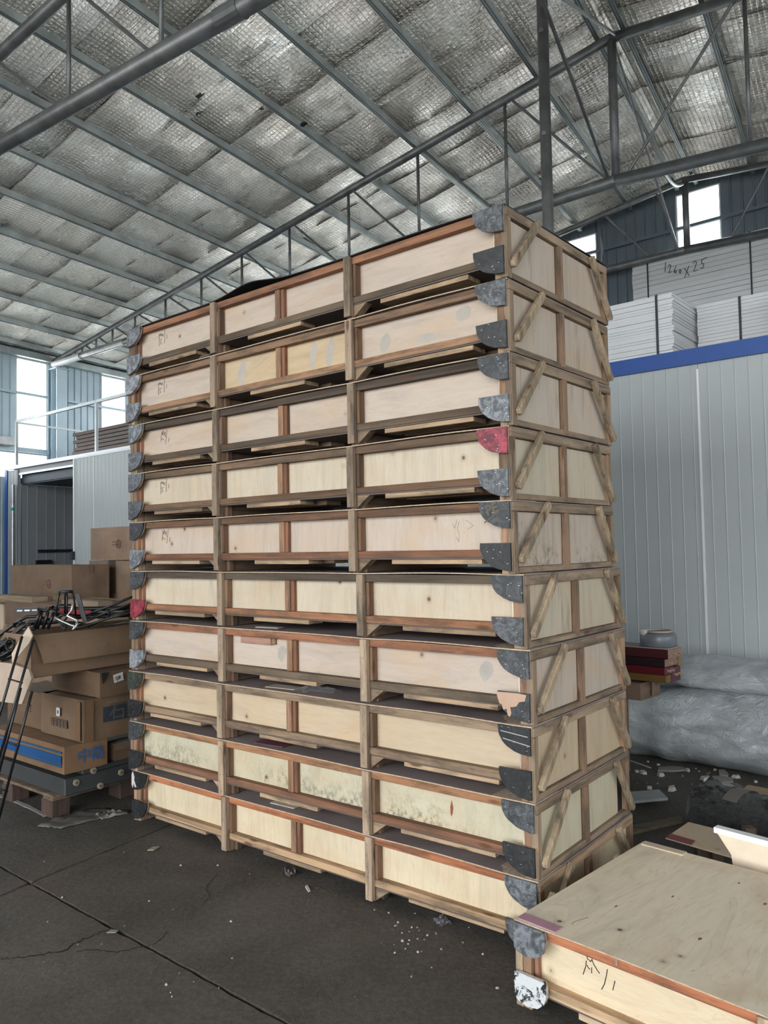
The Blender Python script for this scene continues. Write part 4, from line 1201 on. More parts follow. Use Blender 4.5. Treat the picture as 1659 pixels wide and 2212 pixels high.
# ================================================================ goods on the left
Lx = Vector((-math.cos(YS), math.sin(YS), 0)); Ex = Vector((math.sin(YS), math.cos(YS), 0))
def rotd(d, a): return Matrix.Rotation(a, 3, 'Z') @ d
BRN = (.128, .078, .044); BRN2 = (.155, .098, .056); PALE = (.52, .41, .31)
def carton(label, P, dl, de, h, color, rot=0.0, group=None, seed=0, top='flaps', name='cardboard_box', squash=0.012, axes=None, tapev=True):
    """P: near bottom corner; dl runs left-back, de runs right-back"""
    rs = random.Random(seed)
    lx, ex = axes or (rotd(Lx, rot), rotd(Ex, rot))
    c = P + lx*(dl/2) + ex*(de/2)
    t = thing(name, label, 'box', c, 0, group)
    O = P - c
    mb = MB()
    n = 8
    dents = [(rs.random(), rs.random(), rs.uniform(.15, .35), rs.uniform(-1, .3)) for _ in range(5)]
    def side(A, d, L, nrm, sd):
        def fn(x, y):
            e = math.sin(math.pi*x)*math.sin(math.pi*y)
            w = noise.noise(Vector((x*2.2+sd, y*2.2, seed*1.7)))*squash*2*e + squash*0.8*e
            crush = -abs(noise.noise(Vector((x*4+sd, seed, 2.0))))*0.9*squash*(y**6)
            return A + d*(L*x) + nrm*w + Z*(h*y + crush)
        mb.grid(fn, n, n)
    side(O, lx, dl, -ex, 1); side(O + ex*de, lx, dl, ex, 5)
    side(O, ex, de, -lx, 9); side(O + lx*dl, ex, de, lx, 13)
    mb.prism([O, O+lx*dl, O+lx*dl+ex*de, O+ex*de], Z*0.004)
    if top != 'open':
        pass
    mb.build('body', CARD, t, color)
    if top == 'flaps':
        for q in (0, 1):
            A = O + ex*(0 if q == 0 else de/2+.003) + Z*(h-.004)
            M_ = MB(); lift = rs.uniform(0, .012)
            def fl(x, y, A=A, q=q, lift=lift):
                return A + lx*(dl*x) + ex*((de/2-.003)*y) + Z*(lift*math.sin(math.pi*x)*(y if q == 0 else 1-y))
            M_.grid(fl, 8, 3)
            M_.prism([A, A+lx*dl, A+lx*dl+ex*(de/2-.003), A+ex*(de/2-.003)], -Z*0.003)
            M_.build('top_flap', CARD, t, color)
        if tapev:
            MB().obox(O + ex*(de/2-.024) + Z*(h+.001) - lx*.001, lx*(dl+.002), ex*.048, Z*.0012).build('tape', TAPE, t)
            MB().obox(O + ex*(de/2-.024) + Z*(h-.10) - lx*(.0135+squash*.8), lx*.0015, ex*.048, Z*.10).build('tape', TAPE, t)
    return t, O, lx, ex
def extent(P, d, x, y): return along(P, d, x, y)
# pallet
PC = onz(113, 1769, 0)
pal = thing('wooden_pallet', 'dirty wooden pallet under the dark slab at left', 'pallet', PC + Lx*.6 + Ex*.55)
PO = -(Lx*.6 + Ex*.55)
for a in (0.0, .53, 1.06):
    for b in (0.0, .48, .98):
        MB().obox(PO + Lx*a + Ex*b, Lx*.14, Ex*.12, Z*.105).build('block', PINE[2], pal, (.085, .055, .045), .003)
for b in (0.0, .24, .48, .74, .98):
    MB().obox(PO + Ex*b + Z*.125 - Lx*.01, Lx*1.22, Ex*.12, Z*.018).build('deck_board', PINE[0], pal, (.20, .145, .10), .002)
for a in (0.0, .53, 1.06):
    MB().obox(PO + Lx*a + Z*.106, Lx*.12, Ex*1.10, Z*.018).build('stringer_board', PINE[1], pal, (.16, .11, .08), .002)
# dark slab with round fixings
SC = onz(140, 1722, .144)
sh = zat(SC, 1684) - .144
slab = thing('grey_slab_pack', 'dark grey slab with round brass fixings on the pallet', 'slab', SC + Lx*.5 + Ex*.5)
SO = SC - slab.location
sl = (.042, .044, .045)
MB().obox(SO, Lx*1.12, Ex*1.05, Z*sh*.98).build('lower_slab', OBJM, slab, sl, .006)
t_e = extent(SC, Ex, 178, 1690)
MB().obox(SO + Ex*t_e + Z*sh, Lx*1.10, Ex*(1.05-t_e), Z*.034).build('upper_slab', OBJM, slab, sl, .006)
for x, y, zl in ((163, 1690, 1), (215, 1697, 1), (200, 1664, 1), (260, 1668, 1)):
    te = extent(SC, Ex, x, y); P = SO + Ex*te - Lx*.004
    zz = zat(SC + Ex*te, y) - .144
    MB().tube(P - Lx*0 + Z*zz, P - Lx*.012 + Z*zz, .020, 16).build('fixing_ring', OBJM, slab, (.30, .26, .18))
    MB().tube(P - Lx*.012 + Z*zz, P - Lx*.018 + Z*zz, .010, 12).build('fixing_bolt', OBJM, slab, (.12, .10, .07))
# box with the blue band and two blue characters
ztop = .144 + sh
ztop += .036
BC = onz(139, 1674, ztop)
bh = zat(BC, 1614) - ztop
de = extent(BC, Ex, 232, 1650)
bb, O, lx, ex = carton('low brown box with a blue band and two blue characters', BC + Z*0, 1.0, de, bh, (.185,.105,.055), seed=2, squash=.004, tapev=False)
Fr = Face(O - lx*.0095, ex, Z, -lx)            # right-hand face
Fl = Face(O + lx*1.0 - ex*.0095, -lx, Z, -ex)   # left-hand face, x runs from far left towards the corner
text_mesh('中路', .095, Fr(extent(BC, Ex, 165, 1640), bh*.34), ex, Z, -lx, OBJM, bb, 'lettering', (.03, .10, .24), .001)
MB().obox(Fl(.05, bh*.32), -lx*.93, Z*bh*.34, -ex*.0012).build('blue_band', OBJM, bb, (.006, .065, .20))
MB().obox(Fl(.05, bh*.74), -lx*.93, Z*bh*.07, -ex*.0012).build('blue_band', OBJM, bb, (.012, .075, .17))
MB().obox(Fl(.4, bh*.24), -lx*.58, Z*bh*.05, -ex*.0012).build('blue_band', OBJM, bb, (.012, .075, .17))
# small taped carton to its right
UC = onz(248, 1644, ztop)
s2, O, lx, ex = carton('small taped carton with shiny film right of the blue-banded box', UC, .10, .36, zat(UC, 1606)-ztop, BRN, seed=3, squash=.004)
MB().grid(lambda x, y: O - lx*.012 + ex*(.36*x*.8) + Z*(.13*(.55+.5*y)) - lx*.012*noise.noise(Vector((x*6, y*6, 3))), 10, 6).build('film_wrap', CLEAR, s2, None, 0, True)
# big box with the dark lettered panel
z2 = ztop + bh + .004
KC = onz(180, 1605, z2 + .002)
kh = zat(KC, 1514) - z2
kl = extent(KC, Lx, 89, 1590)
bk, O, lx, ex = carton('large taped brown box with a dark lettered panel and stickers', KC, kl, .95, kh, BRN2, seed=4, squash=.005)
Fr = Face(O - lx*.016, ex, Z, -lx); Fl = Face(O + lx*kl - ex*.016, -lx, Z, -ex)
MB().obox(Fr(.13, kh*.40), ex*.78, Z*kh*.36, -lx*.0014).build('dark_panel', OBJM, bk, (.030, .038, .048))
text_mesh('石家庄市石材', .125, Fr(.17, kh*.46) - lx*.001, ex, Z, -lx, OBJM, bk, 'lettering', (.085, .085, .08), .001)
MB().obox(Fl(kl*.43, kh*.52), -lx*.045, Z*.055, -ex*.0016).build('white_sticker', OBJM, bk, (.6, .58, .55))
MB().obox(Fl(kl*.43+.014, kh*.52+.016), -lx*.014, Z*.020, -ex*.0022).build('sticker_mark', INK, bk)
for q in range(5):
    MB().obox(Fl(kl*.30+q*.042, kh*.26), -lx*.034, Z*.05, -ex*.0012).build('care_mark', OBJM, bk, (.10, .065, .045))
for q in range(2):
    MB().obox(Fl(kl*.30, kh*.43 - q*.022), -lx*.20, Z*.006, -ex*.0012).build('care_mark', OBJM, bk, (.12, .08, .055))
MB().obox(Fl(kl-.06, 0.01), -lx*.052, Z*(kh-.02), -ex*.0013).build('tape', TAPE, bk)
MB().obox(Fr(.012, 0.01), ex*.05, Z*(kh-.02), -lx*.0013).build('tape', TAPE, bk)
# long box left of it
QC = KC + lx*(kl+.02) + ex*.03
o_, O, lx, ex = carton('brown carton with faint print left of the large taped box', QC, .52, .6, kh*.93, BRN, seed=5)
Fl = Face(O + lx*.52 - ex*.016, -lx, Z, -ex)
for q in range(3):
    MB().obox(Fl(.24, kh*(.40+q*.08)), -lx*.12, Z*.012, -ex*.0012).build('faint_print', OBJM, o_, (.15, .10, .07))
# dark torn box on top of the large one
z3 = z2 + kh + .01
TC = onz(216, 1508, z3)
th = zat(TC, 1453) - z3
tb, O, lx, ex = carton('crushed brown box with a small white label', TC, extent(TC, Lx, 112, 1490), .62, th, BRN, seed=6, squash=.010)
Fr = Face(O - lx*.020, ex, Z, -lx)
lw = extent(TC, Ex, 243, 1470)
MB().obox(Fr(lw, th*.52), ex*.070 + Z*.012, Z*.052 - ex*.008, -lx*.0016).build('white_label', OBJM, tb, (.62, .60, .57))
text_mesh('SJB', .034, Fr(lw+.004, th*.52+.016) - lx*.002, ex + Z*.15, Z, -lx, INK, tb, 'lettering')
MB().prism([O - lx*.024 - ex*.004 + Z*th, O - lx*.024 + ex*.05 + Z*th, O - lx*.024 + ex*.03 + Z*th*.72, O - lx*.024 + ex*.006 + Z*th*.55], -lx*.0015).build('torn_hole', CRACK, tb)
# long open carton holding the metal frames
def PX(x, y, dist): return CAMP + ray(x, y)*dist
z4 = z3 + th + .004
DC = onz(68, 1466, z4)
dh = zat(DC, 1373) - z4
dl, dlen = .42, 1.5
ob = thing('open_carton', 'long open brown carton with one flap folded down outside', 'box', DC + Lx*dl/2 + Ex*dlen/2)
O = DC - ob.location
lx, ex = Lx, rotd(Ex, .05)
cc = (.20, .13, .080)
for A, d, L_, nr in ((O, ex, dlen, lx), (O + lx*dl, ex, dlen, -lx)):
    MB().obox(A, d*L_, nr*.006, Z*dh).build('side_wall', CARD, ob, cc)
for A in (O, O + ex*dlen): MB().obox(A, lx*dl, ex*.006, Z*dh).build('end_wall', CARD, ob, cc)
MB().obox(O, lx*dl, ex*dlen, Z*.005).build('bottom', CARD, ob, cc)
mb = MB(); mb.grid(lambda x, y: O - lx*(.004 + .05*math.sin(y*1.6) + .01*math.sin(x*9)*y) + ex*(.01 + (dlen-.02)*x + .04*y*(1-x)) + Z*(dh - dh*.66*y), 20, 6)
mb2 = MB(); mb2.grid(lambda x, y: O - lx*(.000 + .05*math.sin(y*1.6) + .01*math.sin(x*9)*y) + ex*(.01 + (dlen-.02)*x + .04*y*(1-x)) + Z*(dh - dh*.66*y), 20, 6)
mb.f += [tuple(len(mb.v)+i for i in f) for f in mb2.f]; mb.v += mb2.v
mb.build('side_flap', CARD, ob, (.22, .145, .09))
_fp = [PX(x, y, (DC - CAMP).dot(FW) - .06) - ob.location for x, y in ((61, 1354), (70, 1373), (62, 1390), (44, 1412), (27, 1434), (25, 1412), (40, 1386))]
mb = MB(); mb.prism(_fp, rotd(Ex, .3)*.008)
mb.build('end_flap', CARD, ob, (.58, .47, .36))
# pale carton leaning at the left of it
fwd_ = (DC - CAMP).dot(FW)
dd = fwd_ - .02
pts = [PX(x, y, dd + .22*(68-x)/68*0.6) for x, y in ((-25, 1428), (22, 1433), (62, 1446), (68, 1466), (47, 1521), (-25, 1513))]
pc_ = MB().prism(pts, rotd(Ex, .3)*.02)
po = pc_.build('cardboard_sheet', CARD, None, (.46, .36, .28))
tag(po, 'pale tilted cardboard sheet with a crease, left of the open carton', 'cardboard')
recentre(po)
# wire frames and tubes heaped in and behind the open carton
TB = fwd_ + .22
def wire(label, pix, r=.009, group=None, dist=None, mat=BLACKM, closed=False, name='metal_frame', extra=()):
    dist = dist if dist is not None else TB
    def P(q): return PX(q[0], q[1], dist + (q[2] if len(q) > 2 else 0))
    base = P(min(pix, key=lambda q: -q[1]))
    t = thing(name, label, 'metal frame', base, 0, group)
    pts = [P(q) - base for q in pix]
    MB().path(pts, r, 8, closed).build('tube', mat, t, None, 0, True)
    for e in extra:
        MB().path([P(q) - base for q in e], r*.8, 7).build('crossbar', mat, t, None, 0, True)
    return t
z1 = lambda l: [(a*.1808, 1180+b*.1808) + tuple(c) for a, b, *c in l]
HG = 'black tube frames heaped on the open carton'
wire('long black tube pair rising towards the stack, uppermost', z1([(1650, 575), (1300, 720), (1000, 830), (940, 860, .02)]), .008, HG, extra=[z1([(1260, 738), (1300, 800), (1300, 850)])])
wire('second black tube pair rising towards the stack', z1([(1650, 660), (1300, 780), (1040, 890), (930, 950)]), .008, HG, TB+.02)
wire('third black tube pair ending near the stack', z1([(1650, 725), (1300, 850), (1050, 965)]), .008, HG, TB+.04, extra=[z1([(1170, 790), (1150, 840), (1300, 800)])])
wire('lowest black tube of those rising towards the stack', z1([(1650, 770), (1300, 860), (1000, 960), (900, 990)]), .008, HG, TB-.02)
wire('thin black rod lying low behind the flap', z1([(1650, 880), (1500, 910), (1250, 955)]), .007, HG, TB-.05, extra=[z1([(1500, 905), (1560, 920), (1650, 850)])])
wire('black bent frame with a long left arm, uppermost at left', z1([(-60, 1100), (0, 1060), (120, 970), (250, 880), (320, 842), (450, 838), (600, 880)]), .010, HG, TB+.02)
wire('black bent frame below the uppermost one at left', z1([(-60, 1200), (40, 1130), (160, 1040), (270, 950), (350, 905), (560, 900)]), .010, HG, TB, extra=[z1([(180, 970), (160, 925), (230, 895), (290, 930)])])
wire('black straight tube crossing down to the left edge', z1([(-60, 1250), (20, 1185), (150, 1070), (300, 940), (380, 930)]), .009, HG, TB-.03)
wire('black tube crossing just above the pale end flap', z1([(-40, 1290), (60, 1200), (230, 1090), (330, 990), (420, 985)]), .010, HG, TB-.05)
wire('heap of bent black tube low at the left edge', z1([(-60, 1340), (40, 1300), (160, 1230), (320, 1170)]), .014, HG, TB-.07, extra=[z1([(20, 1370), (130, 1310), (240, 1270)]), z1([(-40, 1290), (0, 1210), (80, 1150), (200, 1130), (320, 1120)])])
wire('black bent tube nearest the left edge, second row down', z1([(-60, 1150), (60, 1110), (170, 1030), (240, 930), (300, 915), (420, 925)]), .010, HG, TB+.05)
wire('black tube arching behind the oval ring', z1([(-60, 1230), (30, 1150), (110, 1120), (190, 1160), (240, 1200)]), .013, HG, TB-.04, extra=[z1([(-60, 1275), (40, 1250), (140, 1265)])])
wire('black tube lying flat below the oval ring', z1([(-60, 1310), (50, 1270), (170, 1255), (260, 1215)]), .016, HG, TB-.05, extra=[z1([(-60, 1365), (10, 1330), (80, 1345)])])
wire('oval black ring standing among the tubes at left', z1([(70+48+48*math.cos(a), 1180+72*math.sin(a)) for a in [i*math.pi/9 for i in range(18)]]), .008, HG, TB-.10, closed=True)
for k, (a, b) in enumerate((((400, 990), (480, 770)), ((445, 985), (500, 775)), ((512, 985), (575, 780)), ((572, 985), (640, 790)))):
    wire(('leftmost', 'second', 'third', 'rightmost')[k] + ' of the four black uprights in the middle of the heap', z1([(a[0], a[1]), ((a[0]+b[0])/2+4, (a[1]+b[1])/2), b]), .011, HG, TB-.02+.01*k)
wire('black bent rod over the tops of the uprights', z1([(450, 750), (560, 770), (640, 720), (590, 725), (660, 780), (700, 840)]), .010, HG, TB+.0)
wire('shiny zigzag frame below the stool', z1([(650, 850), (740, 895), (830, 935), (890, 955), (870, 995), (900, 975), (930, 915)]), .007, HG, TB-.12, mat=STEEL_L)
wire('shiny second zigzag frame beside the first', z1([(870, 690), (858, 765), (800, 830), (920, 885), (905, 950)]), .008, HG, TB-.11, mat=STEEL_L)
wire('black hooked frame reaching down from the stool', z1([(860, 760), (795, 850), (745, 920), (735, 960), (775, 1000), (800, 950), (690, 900), (680, 870), (720, 830), (800, 815)]), .008, HG, TB-.10)
wire('black curved rod under the stool at its left', z1([(700, 850), (760, 815), (850, 830), (950, 860)]), .009, HG, TB-.0)
wire('dark rod bundle lying level behind the heap', z1([(660, 745), (900, 752), (1200, 745), (1600, 735)]), .016, HG, TB+.16, extra=[z1([(700, 800), (1000, 810), (1300, 815), (1620, 800)])])
wire('dark rod lying level at the right of the heap', z1([(900, 850), (1200, 840), (1620, 820)]), .012, HG, TB+.12, extra=[z1([(450, 930), (700, 905), (1000, 920)])])
# stool
def stool():
    S = PX(142.5, 1330, TB-.02); 
    t = thing('round_stool', 'small black round-topped stool standing on the frame heap', 'stool', S)
    k = (TB-.02)/F
    r = 15.5*k; hh = 55*k
    MB().lathe([(r*.93, hh-.018), (r, hh-.010), (r, hh-.003), (r*.92, hh+.002), (r*.3, hh+.002)], 24).build('seat', BLACKP, t, None, 0, False)
    for q in range(4):
        a = q*math.pi/2 + .5
        d = Vector((math.cos(a), math.sin(a), 0))
        MB().path([d*r*.75 + Z*(hh-.012), d*r*.98 + Z*(hh-.035), d*r*1.12 + Z*hh*.5, d*r*1.28], .0065, 7).build('leg', BLACKM, t, None, 0, True)
    pts = [Vector((math.cos(i*math.pi/10)*r*1.08, math.sin(i*math.pi/10)*r*1.08, hh*.42)) for i in range(20)]
    MB().path(pts, .004, 6, True).build('foot_ring', BLACKM, t, None, 0, True)
stool()
def flatbar(label, a, b, w, dist, mat, name='flat_bar', cat='bar', slots=0, color=None):
    A = PX(a[0], a[1], dist); B = PX(b[0], b[1], dist)
    d = (B-A); L_ = d.length; d.normalize(); s = d.cross(FW).normalized()*w
    t = thing(name, label, cat, A)
    MB().obox(-s/2, d*L_, s, FW*.012).build('bar', mat, t, color)
    for q in range(slots):
        MB().obox(d*L_*(.06+q*.24) - s*.12 - FW*.002, d*L_*.17, s*.24, FW*.002).build('slot', STEEL_L, t)
    return t
flatbar('dark slotted flat bar above the left of the heap', (33, 1319.5), (100, 1317), .036, TB+.1, BLACKP, slots=3)
flatbar('dark flat bar leaning beside the stool', (166, 1283), (184, 1345), .028, TB-.06, BLACKP)
flatbar('red strap lying under the tubes right of the stool', (128, 1320), (196, 1324), .030, TB+.09, RED, 'red_strap', 'strap')
# rods leaning against the pile down to the floor
for k, (a, b, lab) in enumerate((((60, 1378), (-62, 1800), 'left pair'), ((57, 1490), (-22, 1795), 'right pair'))):
    P0 = PX(a[0], a[1], fwd_ - (.10 if k == 0 else .16)); P1_ = onz(b[0], b[1], .006)
    P1_ = P1_.lerp(P0, .0)
    t = thing('leaning_rods', 'pair of thin black rods leaning on the cartons, ' + lab, 'rods', P1_)
    s = (P1_-P0).normalized().cross(FW).normalized()*.035
    if k == 0: s *= 1.0
    for q in (-1, 1):
        MB().path([s*q, (P0-P1_)*.5 + s*q, (P0-P1_) + s*q], .0085, 8).build('rod', BLACKM, t, None, 0, True)
    for f_ in ((.36, .78) if k == 0 else (.30, .62)):
        MB().path([(P0-P1_)*f_ - s*1.3, (P0-P1_)*f_ + s*1.3], .005, 7).build('tie', BLACKM, t, None, 0, True)
# cartons further back, square to the panel room
def backbox(label, x0, x1, yt, yb, v, dep, color, seed, logo=None, rot=0.0, base=None, top='flaps'):
    A = at_v(x1, yb, v); z0 = A.z
    P = Vector((A.x, A.y, z0))
    ux = rotd(U, rot); nu = rotd(NU, rot)
    w = abs(extent(P, ux, x0, yb)); h = zat(P, yt) - z0
    if base is not None: h += z0 - base; z0 = base; P.z = base
    t, O, lx, ex = carton(label, P, w, dep, h, color, seed=seed, axes=(ux, nu), top=top)
    if logo:
        lgx, lgy, sc = logo
        s_ = extent(P, ux, lgx, lgy); zz = zat(P + ux*s_, lgy) - z0
        f = Face(O + ux*s_ - nu*.0155 + Z*zz, -ux, Z, -nu)
        mb = MB(); R = .052*sc
        ring = [(R*.85*math.cos(a), R*math.sin(a)) for a in [i*math.pi/10 for i in range(21)]]
        strokes(mb, [ring], f, .010*sc)
        strokes(mb, [[(0, R), (0, -R*.1), (-R*.7, -R*.5)], [(0, -R*.1), (R*.6, -R*.55)]], f, .009*sc)
        strokes(mb, [[(-R*2.5, R*.55), (-R*1.3, R*.55)]], f, .012*sc)
        strokes(mb, [[(-R*2.9, -R*.15), (-R*1.3, -R*.15)]], f, .010*sc)
        mb.build('printed_logo', OBJM, t, (.20, .055, .05))
    return t
tanc = (.29, .195, .135); tand = (.25, .17, .115)
backbox('upright brown box with a red round logo, top of the back cartons', 196, 290, 1136, 1209, 5.6, .45, tanc, 21, (258, 1175, 1.0))
backbox('tall crumpled carton below the red-logo box, left one', 193, 234, 1211, 1283, 5.6, .45, tand, 22)
backbox('tall crumpled carton below the red-logo box, right one', 250, 300, 1211, 1285, 5.6, .45, tand, 23)
backbox('wide carton carrying the two tall crumpled ones', 196, 320, 1286, 1318, 5.6, .5, (.30, .20, .13), 24, base=0.0)
backbox('long brown carton with a purple-brown round logo', 24, 155, 1221, 1303, 4.95, .5, (.20, .13, .085), 25, (108, 1261, 1.0), 0)
backbox('flat pale carton under the long brown one', -20, 69, 1290, 1304, 4.38, .4, (.30, .22, .14), 26)
backbox('brown carton behind the black slotted bar', 11, 130, 1306, 1362, 4.36, .45, (.16, .105, .07), 27)
backbox('low carton between the stool and the crate stack', 133, 212, 1299, 1318, 4.36, .35, (.26, .18, .12), 28, base=0.0)
backbox('narrow carton standing edge-on right of the long one', 158, 177, 1235, 1296, 5.6, .4, (.24, .165, .11), 29, base=0.0)
backbox('narrow paler carton edge-on beside the sliding door', 180, 192, 1240, 1300, 5.6, .4, (.34, .24, .16), 30, base=0.0)
# supports hidden behind the heap
backbox('large carton at the base of the back row, left', -20, 150, 1305, 1400, 4.95, .5, tand, 31, base=0.0)
backbox('pale carton at the left edge behind the slotted bar', -30, 8, 1306, 1362, 4.36, .4, (.55, .44, .32), 32)
backbox('low wide carton on the floor behind the pallet load', -30, 120, 1364, 1400, 4.36, .5, tand, 33, base=0.0)
# strip and film on the floor by the pallet
def ribbon(label, pix, w, mat, col=None, name='strip', cat='strip', z=.003, h=.004):
    P = [onz(x, y, z) for x, y in pix]; q = bez(P, 5); mb = MB(); rs = random.Random(len(pix)*7)
    L_, R_ = [], []
    for k in range(len(q)):
        d = (q[min(k+1, len(q)-1)] - q[max(k-1, 0)]).normalized(); s = Vector((-d.y, d.x, 0))*w/2*rs.uniform(.75, 1.2)
        L_.append(q[k]+s); R_.append(q[k]-s)
    for k in range(len(q)-1):
        mb.hexa([L_[k], R_[k], R_[k+1], L_[k+1], L_[k]+Z*h, R_[k]+Z*h, R_[k+1]+Z*h, L_[k+1]+Z*h])
    o = mb.build(name, mat, None, col); tag(o, label, cat); recentre(o); return o
ribbon('pale strip on the floor in front of the pallet', [(-10, 1716), (30, 1730), (65, 1745), (100, 1763)], .035, OBJM, (.30, .29, .28))
def sheetfilm(label, pix, mat, col, name='film_scrap', cat='plastic film', hz=.02, seed=1, z=.004):
    P = [onz(x, y, z) for x, y in pix]
    mb = MB(); A, B_, C_, D = P
    mb.grid(lambda x, y: (A.lerp(B_, x)).lerp(D.lerp(C_, x), y) + Z*(abs(noise.noise(Vector((x*5+seed, y*4, seed))))*hz), 16, 8)
    o = mb.build(name, mat, None, col, 0, True); tag(o, label, cat); recentre(o)
    sd = o.modifiers.new('thick', 'SOLIDIFY'); sd.thickness = .002
    return o
sheetfilm('dirty crumpled film on the floor right of the pallet', [(80, 1785), (200, 1745), (285, 1752), (130, 1790)], OBJM, (.10, .095, .085), seed=4, hz=.03)
sheetfilm('pale torn film scrap on the floor near the crate foot', [(205, 1762), (245, 1752), (278, 1757), (220, 1770)], OBJM, (.22, .21, .19), seed=6, hz=.03)

# ================================================================ goods on the right
def bolster(label, P0, P1_, r, flat, seed, name='wrapped_bundle'):
    """long soft bundle in plastic from P0 to P1"""
    d = P1_ - P0; L_ = d.length; d.normalize(); s = Vector((-d.y, d.x, 0))
    base = (P0+P1_)/2; base.z = P0.z
    t = thing(name, label, 'bundle', base)
    mb = MB(); nu_, nv_ = 70, 44
    def fn(x, y):
        a = 2*math.pi*y
        e = min(1.0, (min(x, 1-x)/.06))**.5 if min(x, 1-x) < .06 else 1.0
        n_ = noise.noise(Vector((x*L_*1.6 + seed, math.cos(a)*1.5, math.sin(a)*1.5)))*.16 + noise.noise(Vector((x*L_*5, math.cos(a)*3, math.sin(a)*3+seed)))*.05
        rib = -.10*max(0, math.cos(x*L_*5.2+seed))**8
        R = r*e*(1 + n_ + rib)
        z = R*math.sin(a)*flat
        z = max(z, -r*flat*.86)
        return P0 - base + d*(L_*x) + s*(R*math.cos(a)) + Z*(z + r*flat*.86)
    mb.grid(fn, nu_, nv_)
    mb.build('wrap', PLASTIC, t, None, 0, True)
    for q in (0.22, 0.55, 0.8):
        mb = MB()
        pts = [P0 - base + d*(L_*q + .03*math.sin(i)) + s*(r*1.02*math.cos(i*math.pi/12)) + Z*(max(r*1.02*flat*math.sin(i*math.pi/12), -r*flat*.86) + r*flat*.86) for i in range(24)]
    return t
Bf = onz(1358, 1640, 0); Bg = onz(1659, 1692, 0)
dr_ = (Bg-Bf).normalized(); dn = Vector((-dr_.y, dr_.x, 0)); dn = dn if dn.y > 0 else -dn
bolster('long lower bolster wrapped in cloudy plastic by the panel wall', Bf + dn*.33 - dr_*.9, Bg + dn*.33 + dr_*1.2, .335, .88, 1)
P_ = Bf + dn*.46 + dr_*.02; q_ = Bg + dn*.46 + dr_*1.0
bolster('upper plastic-wrapped bolster resting on the long lower one', Vector((P_.x, P_.y, .545)) , Vector((q_.x, q_.y, .50)), .30, .44, 5)
# maroon drawer fronts and battens stacked on a box behind the crate stack
dB = 5.35
def bpx(x, y, d=dB): return PX(x, y, d)
RC = bpx(1440, 1477)               # lower front corner
kx = dB/F
er = rotd(Ex, -.10); lr = rotd(Lx, -.05)
def board(label, x0, y0, y1, depth, col, off=0.0, lenl=1.1, name='drawer_front', knobs=0, endcol=None, group='maroon wooden drawer fronts stacked behind the crate stack'):
    A = bpx(x0, y1, dB + off); h = (y1-y0)*(dB+off)/F
    t = thing(name, label, 'board', A, 0, group)
    MB().obox(Vector((0, 0, 0)), lr*lenl, er*depth, Z*h).build('board', OBJS, t, col, .002)
    MB().obox(-lr*.0015 + er*.002 + Z*.002, lr*.002, er*(depth-.004), Z*(h-.004)).build('end_grain', OBJM, t, endcol or col)
    for q in range(knobs):
        C_ = -lr*.0 + er*(depth*(.35+.4*q)) + Z*(h*.5)
        MB().tube(C_, C_ - lr*.022, .010, 10).build('peg', OBJM, t, (.42, .27, .20))
    return t
MAR = (.055, .008, .012)
board('mustard batten with a round peg, lowest of the maroon pile', 1439, 1460, 1476, .075, (.14, .075, .022), knobs=0, endcol=(.17, .10, .03))
board('maroon board behind the mustard batten at the bottom', 1451, 1443, 1474, .14, (.08, .015, .025), off=.10, knobs=2, endcol=(.10, .03, .045))
board('bright maroon board third from the top', 1436, 1443, 1459, .13, (.095, .007, .012), knobs=2, endcol=(.10, .03, .045))
board('near-black maroon board second from the top', 1436, 1425, 1442, .19, (.018, .008, .011), knobs=2, endcol=(.26, .16, .12))
board('pale-topped maroon board, uppermost of the pile', 1443, 1404, 1424, .21, MAR, knobs=2, endcol=(.28, .18, .13), off=-.0)
A = bpx(1443, 1404, dB)
o = MB().obox(A + Z*.001, lr*1.1, er*.21, Z*.006).build('hardboard_sheet', OBJM, None, (.36, .32, .29))
tag(o, 'pale hardboard sheet lying on the uppermost maroon board', 'board'); recentre(o)
A = bpx(1466, 1440, dB + .22)
t = thing('short_block', 'short mustard block at the back end of the maroon pile', 'block', A)
MB().obox(Vector((0, 0, 0)), lr*.5, er*.05, Z*.07).build('block', OBJS, t, (.25, .16, .05), .002)
# support: dark carton and a pallet board column behind the stack
A = bpx(1384, 1514, dB + .05)
t, O, lx, ex = carton('dark cardboard box under the maroon boards beside the stack', A, .9, .30, (1514-1477)*(dB+.05)/F, (.16, .10, .07), seed=41, axes=(lr, er))
hB = A.z
t = thing('sawhorse', 'rough timber trestle hidden behind the stack under the maroon boards', 'trestle', Vector((A.x, A.y, 0)) + lr*.25)
for a in (0.0, .5):
    for b in (0.02, .26):
        MB().obox(lr*a + er*b, lr*.05, er*.05, Z*(hB-.04)).build('leg', PINE[2], t, (.2, .14, .1))
MB().obox(er*.0 + Z*(hB-.04), lr*.56, er*.32, Z*.038).build('top_board', PINE[0], t, (.2, .14, .1))
# jug behind
J = bpx(1423, 1408, dB + .16)
t = thing('plastic_jug', 'squat cloudy blue plastic jug with a screw cap behind the maroon boards', 'jug', Vector((J.x, J.y, A.z + (1514-1404)*dB/F + .008)))
jr = .125
MB().lathe([(jr*.9, 0), (jr, .02), (jr, .075), (jr*.93, .095), (jr*.7, .108), (jr*.66, .100), (jr*.3, .102)], 28).build('body', OBJS, t, (.15, .165, .19), 0, True)
MB().path([Vector((jr*.72*math.cos(i*math.pi/12), jr*.72*math.sin(i*math.pi/12), .110)) for i in range(24)], .008, 8, True).build('rim', OBJM, t, (.42, .36, .30), 0, True)
MB().lathe([(.028, .085), (.028, .122), (.022, .126)], 16, (-jr*.88, -.02, 0)).build('cap', OBJM, t, (.5, .47, .46), 0, True)
